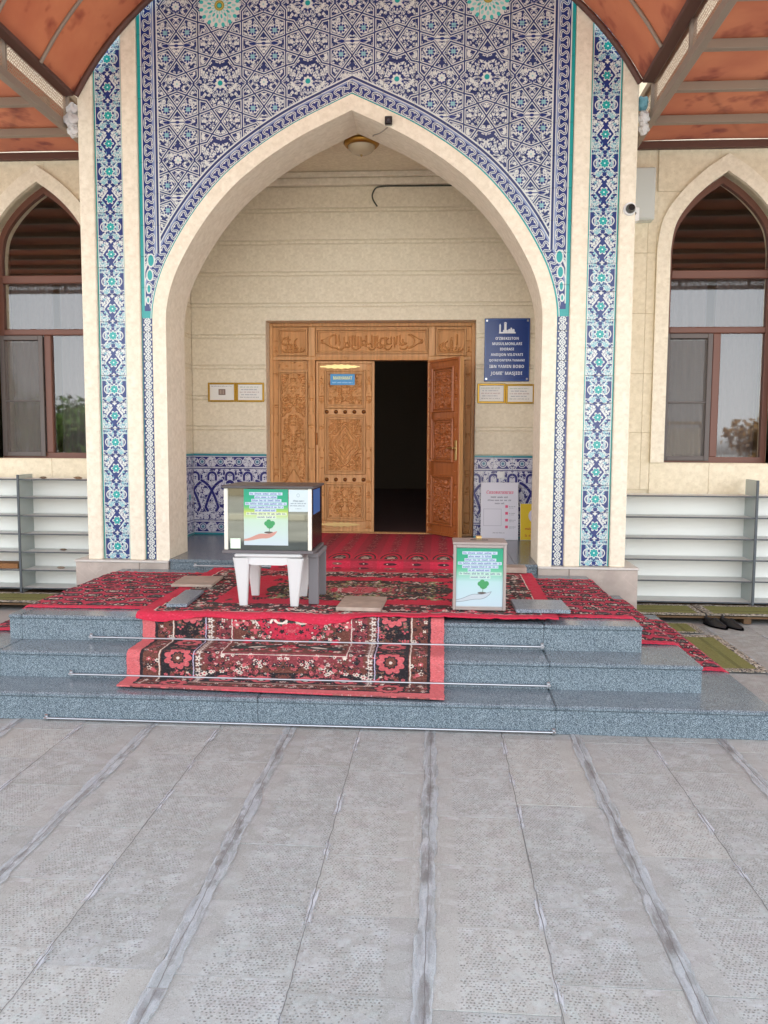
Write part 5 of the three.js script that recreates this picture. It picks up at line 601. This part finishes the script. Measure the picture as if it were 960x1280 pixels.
// ---------------------------------------------------------------- stool, stand and the donation boxes
{
  const y0 = 0.553, st = thing('plastic_stool', 'white plastic stool carrying the large donation box', 'stool', [-0.375, y0, 1.62]), pm = std({ color: 0xcbc9c7, roughness: 0.38 });
  mesh('seat', cbox(-0.235, 0.235, 0.335, 0.365, -0.22, 0.22, 0.012), pm, st); for (const s of [-1, 1]) { mesh('apron', extrude([[-0.15, 0.335], [0.15, 0.335], [0.15, 0.295], [0.10, 0.285], [-0.10, 0.285], [-0.15, 0.295]], s * 0.205 - 0.008, s * 0.205 + 0.008), pm, st); mesh('apron', extrude([[-0.14, 0.335], [0.14, 0.335], [0.14, 0.29], [-0.14, 0.29]], s * 0.215 - 0.008, s * 0.215 + 0.008).rotateY(Math.PI / 2), pm, st); }
  for (const sx of [-1, 1]) for (const sz of [-1, 1]) { const L = sheet(20, 8, (u, v) => { const a = u * 6.2832, k = v, cx = sx * (0.178 + 0.008 * v), wx = 0.062 - 0.034 * Math.pow(1 - v, 0.8), q = Math.max(Math.abs(Math.cos(a)), Math.abs(Math.sin(a))); return [cx - sx * 0.0 + wx * Math.cos(a) / q * 0.95, 0.335 * v, sz * 0.185 + wx * 0.62 * Math.sin(a) / q, u, v]; }); const cap = cbox(sx * 0.178 - 0.026, sx * 0.178 + 0.026, 0, 0.004, sz * 0.185 - 0.018, sz * 0.185 + 0.018, 0.001); mesh('leg', mergeGeometries([L.toNonIndexed(), cap]), pm, st); }
  const sd = thing('wooden_stand', 'grey-brown wooden trestle beside the white stool under donation box', 'stand', [-0.075, y0, 1.52]), wm = std({ color: 0x6e6a6c, roughness: 0.7 }); for (const z of [-0.16, 0.2]) mesh('leg', cbox(-0.035, 0.035, 0, 0.33, z - 0.02, z + 0.02, 0.004), wm, sd); mesh('top_board', cbox(-0.035, 0.035, 0.33, 0.364, -0.2, 0.24, 0.004), wm, sd);
  // large box
  const b = thing('donation_box', 'large dark donation box with mirrored front and green appeal poster on stool', 'donation box', [-0.375, y0 + 0.366, 1.58]), W = 0.305, D = 0.25, H = 0.465, mir = phy({ color: 0x676963, metalness: 1, roughness: 0.03 });
  mesh('base_board', cbox(-W - 0.01, W + 0.01, 0, 0.022, -D, D + 0.012, 0.003), std({ color: 0x5f5a5c, roughness: 0.5 }), b); mesh('lid', cbox(-W - 0.012, W + 0.012, H - 0.018, H, -D - 0.005, D + 0.014, 0.003), std({ color: 0x4a4546, roughness: 0.4 }), b);
  mesh('box_body', cbox(-W + 0.004, W - 0.004, 0.0225, H - 0.0185, -D + 0.004, D - 0.012, 0.003), M.black, b); mesh('front_panel', cbox(-W + 0.03, W - 0.03, 0.0225, H - 0.0185, D - 0.011, D - 0.002, 0.001), mir, b);
  for (const s of [-1, 1]) mesh('corner_profile', cbox(...(s > 0 ? [W - 0.029, W - 0.002] : [-W + 0.002, -W + 0.029]), 0.0225, H - 0.0185, D - 0.011, D + 0.004, 0.004), std({ color: 0xd8d4c6, roughness: 0.3 }), b);
  const pr = (name, w, h, x, y, tex, t = 0.0015) => mesh(name, new THREE.BoxGeometry(w, h, 0.002).translate(x, y, D + t), std({ map: tex, color: 0xe2e2e2, roughness: 0.5 }), b); pr('appeal_poster', 0.305, 0.385, -0.012, 0.25, ctex(appealCanvas(), true, false)); pr('paper_notice', 0.135, 0.15, 0.213, 0.365, ctex(paperCanvas(4), true, false)); mesh('paper_label', new THREE.BoxGeometry(0.07, 0.07, 0.002).translate(-0.225, 0.068, D + 0.0015), std({ color: 0xd3e3cd, roughness: 0.5 }), b);
  mesh('side_sticker', new THREE.BoxGeometry(0.002, 0.17, 0.3).translate(W - 0.002, 0.35, 0.02), std({ color: 0x2f5f9f, roughness: 0.4 }), b);
  // small box
  const s = thing('donation_box', 'small grey framed donation box standing on the carpet with green poster', 'donation box', [1.07, 0.556, 1.72]), fm = std({ color: 0x9b908a, roughness: 0.45 }), w = 0.178, d = 0.125, h = 0.445;
  mesh('box_body', cbox(-w + 0.006, w - 0.006, 0.01, h - 0.02, -d + 0.004, d - 0.006, 0.003), std({ color: 0xb5b2ae, roughness: 0.4 }), s); mesh('front_frame', rectFrame(-w, w, 0, h, 0.02, d - 0.006, d + 0.008, 0.003), fm, s); mesh('base', cbox(-w, w, 0, 0.03, -d, d - 0.007, 0.003), fm, s); mesh('lid', cbox(-w - 0.004, w + 0.004, h, h + 0.018, -d - 0.004, d + 0.012, 0.004), fm, s); mesh('coin_slot', cbox(-0.06, 0.06, h + 0.0181, h + 0.021, -0.01, 0.01, 0.001), M.black, s); mesh('padlock', cbox(-0.02, 0.02, h + 0.0185, h + 0.04, -0.09, -0.06, 0.004), M.brass, s); mesh('appeal_poster', new THREE.BoxGeometry(2 * w - 0.044, h - 0.05, 0.002).translate(0, h / 2 + 0.002, d - 0.002), std({ map: ctex(appealCanvas(true), true, false), color: 0xe2e2e2, roughness: 0.4 }), s);
  tag(mesh('paper_sheet', slab(12, 8, (u, v) => [0.93 + u * 0.26, FLOOR + 0.030 + 0.006 * Math.sin(u * 9) * v, -0.35 - v * -0.2, u, v], 0.001), std({ color: 0xc9bcc0, roughness: 0.8 })), 'crumpled pale paper lying on the porch floor behind small box', 'paper');
}
// ---------------------------------------------------------------- shoe shelves, platforms, mats, shoes at the sides
function shelfRack(s, levels, postX, top, label) {
  const g = thing('shoe_shelf', label, 'shelf', [0, 0, 0], 'shoe shelves along the wall'), X = (a, b) => s > 0 ? [a, b] : [-b, -a], x0 = 2.58, x1 = 5.3, z1 = -0.9, z0 = -1.19, lt = std({ color: 0xd6d6d2, roughness: 0.55 }), ed = std({ color: 0x4a5055, roughness: 0.5 });
  mesh('back_panel', cbox(...X(x0, x1), 0.085, levels[levels.length - 1], z0 - 0.01, z0, 0.002), std({ color: 0xe6e6e1, roughness: 0.6 }), g);
  levels.forEach(y => { const b = part('shelf_board', g); for (const [a, c] of [[x0, postX - 0.012], [postX + 0.012, x1]]) { mesh('board', cbox(...X(a, c), y - 0.014, y - 0.002, z0 + 0.001, z1 - 0.004, 0.001), lt, b); mesh('edge_strip', cbox(...X(a, c), y - 0.014, y, z1 - 0.0035, z1 + 0.002, 0.002), ed, b); } });
  for (const x of [x0 - 0.012, postX, x1 + 0.012]) { const u = part('upright', g); mesh('upright_panel', cbox(...X(x - 0.010, x + 0.010), 0.085, top, z0 + 0.001, z1 - 0.002, 0.002), std({ color: 0xb0b8b6, roughness: 0.55 }), u); mesh('upright_edge', cbox(...X(x - 0.013, x + 0.013), 0.085, top, z1 - 0.0015, z1 + 0.012, 0.003), ed, u); }
}
shelfRack(1, [0.118, 0.33, 0.541, 0.752, 0.964, 1.175], 3.91, 1.33, 'grey shoe shelf with empty white bays next to green mats and black shoes');
shelfRack(-1, [0.14, 0.33, 0.521, 0.711, 0.902, 1.092, 1.283], 3.58, 1.325, 'grey shoe shelf with white bays and a brown box in one');
{
  const bx = tag(mesh('cardboard_box', cbox(-4.15, -3.63, 0.333, 0.385, -1.12, -0.93, 0.004), std({ color: 0x8a5f38, roughness: 0.8, bumpMap: T.fine, bumpScale: 0.01 })), 'flat brown cardboard box lying in the shelf bay', 'box');
  const R = rng(8), bits = [[-2.86, 0.712], [-3.18, 0.522], [-3.2, 0.33], [-2.98, 1.285], [-3.35, 1.285], [-2.75, 0.712]]; bits.forEach(([x, y], i) => { const g = new THREE.IcosahedronGeometry(0.016 + R() * 0.012, 1), p = g.attributes.position; for (let k = 0; k < p.count; k++) p.setXYZ(k, p.getX(k) * (1 + 0.5 * Math.sin(k * 3 + i)) * 1.5, p.getY(k) * 0.6, p.getZ(k)); g.computeVertexNormals(); const o = tag(mesh('dry_leaf', g, std({ color: [0x8a6a50, 0x6f5a4a, 0x9a8474][i % 3], roughness: 0.9 })), 'dry brown leaf scrap lying on the shoe shelf', 'leaf', 'leaf scraps on the shoe shelf'); o.position.set(x, y + 0.008, -0.98 - R() * 0.08); });
  for (const s of [-1, 1]) { // low duckboard in front of each shelf, covered by a mat
    const X = (a, b) => s > 0 ? [a, b] : [-b, -a], p = thing('duckboard', s > 0 ? 'low wooden platform under mats in front of shelf, black shoes at its edge' : 'low wooden platform under a mat in front of the shelf with a brown box', 'platform', [0, 0, 0], 'low platforms before the shelves'), wm = std({ map: rep(T.wood.clone(), 1, 1), color: new THREE.Color(0.22, 0.24, 0.28), roughness: 0.85 }); for (let k = 0; k < 5; k++) mesh('plank', cbox(...X(2.60, 5.4), 0.052, 0.071, -1.235 + k * 0.166, -1.235 + k * 0.166 + 0.155, 0.003, k), wm, p); for (const x of [2.75, 3.66, 4.5, 5.3]) mesh('bearer', cbox(...X(x, x + 0.07), 0, 0.052, -1.23, -0.43, 0.003), wm, p);
  }
  const M1 = mat(matCanvas(3)), M2 = mat(matCanvas(9)), lay = (x0, x1, z0, z1, y, m, label, turn) => { const g = slab(24, 30, (u, v) => { const w = Math.max(0, n2(u * 12 + x0, v * 14, 50)) * 0.012; const a = x0 + (x1 - x0) * u + 0.006 * n2(v * 14, x0, 3), c = z0 + (z1 - z0) * v; return [a, y + 0.009 + w, c, turn ? v : u, turn ? u : 1 - v]; }, 0.007); tag(mesh('floor_mat', g, m), label, 'mat'); };
  lay(2.62, 3.3, -0.89, -0.405, 0.073, M1, 'olive mat on the low platform nearest the marble plinth and red runner', true); lay(3.32, 4.4, -0.89, -0.41, 0.073, M2, 'olive mat on low platform behind the black shoes', true); lay(-4.6, -2.62, -0.89, -0.41, 0.073, M1, 'olive mat on the low platform before the shelf with brown box', true);
  lay(2.76, 3.16, -0.36, 0.02, 0.001, M2, 'short olive mat on the paving between platform and longer mat'); lay(2.755, 3.24, 0.12, 1.27, 0.001, M1, 'long olive mat with pebbly edge on the paving beside red runner');
  // a pair of black shoes
  const shoe = () => { const g = sheet(28, 22, (u, v) => { const a = u * 6.2832, t = v, wd = 0.046 * Math.pow(Math.sin(Math.PI * Math.min(0.985, 0.03 + t * 0.96)), 0.36) * (1 + 0.16 * Math.sin(t * 4.4 - 0.6)), ht = t < 0.42 ? 0.088 - 0.02 * t : 0.08 - 0.058 * Math.pow((t - 0.42) / 0.58, 0.8), top = Math.max(0, Math.sin(a)); const dip = t > 0.06 && t < 0.42 && Math.sin(a) > 0.75 ? 0.03 : 0; return [wd * Math.cos(a) * (1 - 0.25 * top), 0.012 + ht * top - dip, -0.14 + 0.28 * t, u, v]; }); return g; };
  for (const [x, z, r, label] of [[3.36, -0.30, 0.42, 'black shoe beside the short olive mat, nearer the red runner'], [3.50, -0.28, 0.36, 'black shoe next to its twin, farther from the red runner']]) { const o = thing('black_shoe', label, 'shoe', [x, 0.0, z], 'pair of black shoes'); o.rotation.y = r; mesh('upper', shoe(), phy({ color: 0x1b1c20, roughness: 0.4 }), o); const so = []; for (let k = 0; k < 30; k++) { const t = k / 29, w = 0.048 * Math.pow(Math.sin(Math.PI * Math.min(0.985, 0.03 + t * 0.96)), 0.36) * (1 + 0.16 * Math.sin(t * 4.4 - 0.6)); so.push([w, t]); } const pts = [...so.map(([w, t]) => [w, -0.142 + 0.284 * t]), ...so.slice().reverse().map(([w, t]) => [-w, -0.142 + 0.284 * t])]; mesh('sole', extrude(pts, 0, 0.015).rotateX(-Math.PI / 2).scale(1, 1, -1), std({ color: 0x24242a, roughness: 0.8, side: THREE.DoubleSide }), o); }
}
// ---------------------------------------------------------------- the yard behind the viewer, mirrored in glass and in the box
{
  const bw = thing('yard_wall', 'whitewashed yard wall across the yard with a straw-coloured roof edge', 'wall', [0, 0, 26]); for (let k = 2; k < 7; k++) { mesh('wall_panel', cbox(-17 + k * 4.2, -17 + k * 4.2 + 3.86, 0, 2.35, 0, 0.3, 0.01), std({ color: 0xd8d0c0, roughness: 0.9 }), bw); mesh('pilaster', cbox(-17 + k * 4.2 + 3.861, -17 + k * 4.2 + 4.199, 0, 2.5, -0.06, 0.36, 0.01), std({ color: 0xc9bfae, roughness: 0.9 }), bw); } mesh('coping', cbox(-8.7, 12.5, 2.5, 2.62, -0.15, 0.45, 0.02), std({ color: 0xa98c5c, roughness: 0.95 }), bw);
  const kb = thing('yard_kerb', 'pale concrete kerb across the yard', 'kerb', [0, 0, 13.5]); for (let k = 0; k < 14; k++) mesh('kerb_stone', cbox(-8 + k, -8 + k + 0.985, 0, 0.14, -0.09, 0.09, 0.015), std({ color: 0xb9b5ac, roughness: 0.9 }), kb);
  const sh = thing('yard_shed', 'low grey-brown shed with dark doorways across the yard', 'shed', [-6.2, 0, 21]); for (let k = 0; k < 4; k++) { mesh('shed_wall', cbox(-4 + k * 2, -4 + k * 2 + 1.2, 0, 2.2, 0, 2.5, 0.01), std({ color: 0x8d8372, roughness: 0.95 }), sh); mesh('shed_door', cbox(-4 + k * 2 + 1.2, -4 + k * 2 + 2, 0, 2.2, 0.3, 2.4, 0.01), std({ color: 0x3d3834, roughness: 0.9 }), sh); } mesh('shed_roof', cbox(-4.3, 4.3, 2.2, 2.36, -0.5, 2.8, 0.02), std({ color: 0x6b6258, roughness: 0.9 }), sh);
  function leafy(name, label, x, z, h, w, col, seed, group) { const t = thing(name, label, 'tree', [x, 0, z], group), R = rng(seed), n = 6500, pos = [], c = new THREE.Vector3(); for (let i = 0; i < n; i++) { const a = R() * 6.283, e = Math.acos(2 * R() - 1), r = Math.pow(R(), 0.45) * (0.8 + 0.35 * Math.sin(a * 3 + e * 4)); c.set(r * w * Math.sin(e) * Math.cos(a), h * 0.62 + r * h * 0.40 * Math.cos(e), r * w * Math.sin(e) * Math.sin(a)); const s = 0.09 + R() * 0.1; for (let k = 0; k < 3; k++) pos.push(c.x + (R() - 0.5) * s * 2, c.y + (R() - 0.5) * s * 2, c.z + (R() - 0.5) * s * 2); } mesh('crown', tris(pos), std({ color: col, roughness: 0.8, side: THREE.DoubleSide }), t); const tr = mesh('trunk', new THREE.CylinderGeometry(h * 0.018, h * 0.035, h * 0.5, 9).translate(0, h * 0.25, 0), std({ color: 0x4a3c30, roughness: 0.95 }), t); for (let k = 0; k < 5; k++) { const a = k * 1.3; mesh('limb', bar([0, h * 0.42, 0], [Math.cos(a) * w * 0.5, h * 0.66, Math.sin(a) * w * 0.5], h * 0.014), std({ color: 0x4a3c30, roughness: 0.95 }), t); } }
  leafy('yard_tree', 'leafy green tree in the yard, mirrored in the window', -13.6, 21, 3.3, 2.3, 0x4c6a2c, 3, 'trees in the yard'); leafy('yard_tree', 'leafy green tree in the yard, mirrored in the window', -18.4, 23, 4.4, 2.9, 0x41602a, 4, 'trees in the yard'); leafy('yard_tree', 'leafy green tree in the yard, mirrored in the window', -11.4, 24, 2.7, 1.9, 0x58702f, 5, 'trees in the yard'); leafy('brush_heap', 'dry brown brushwood tree beside the yard wall', 14.1, 22.5, 2.9, 2.0, 0x8a6a40, 6);
}
renderer.render(scene, camera);
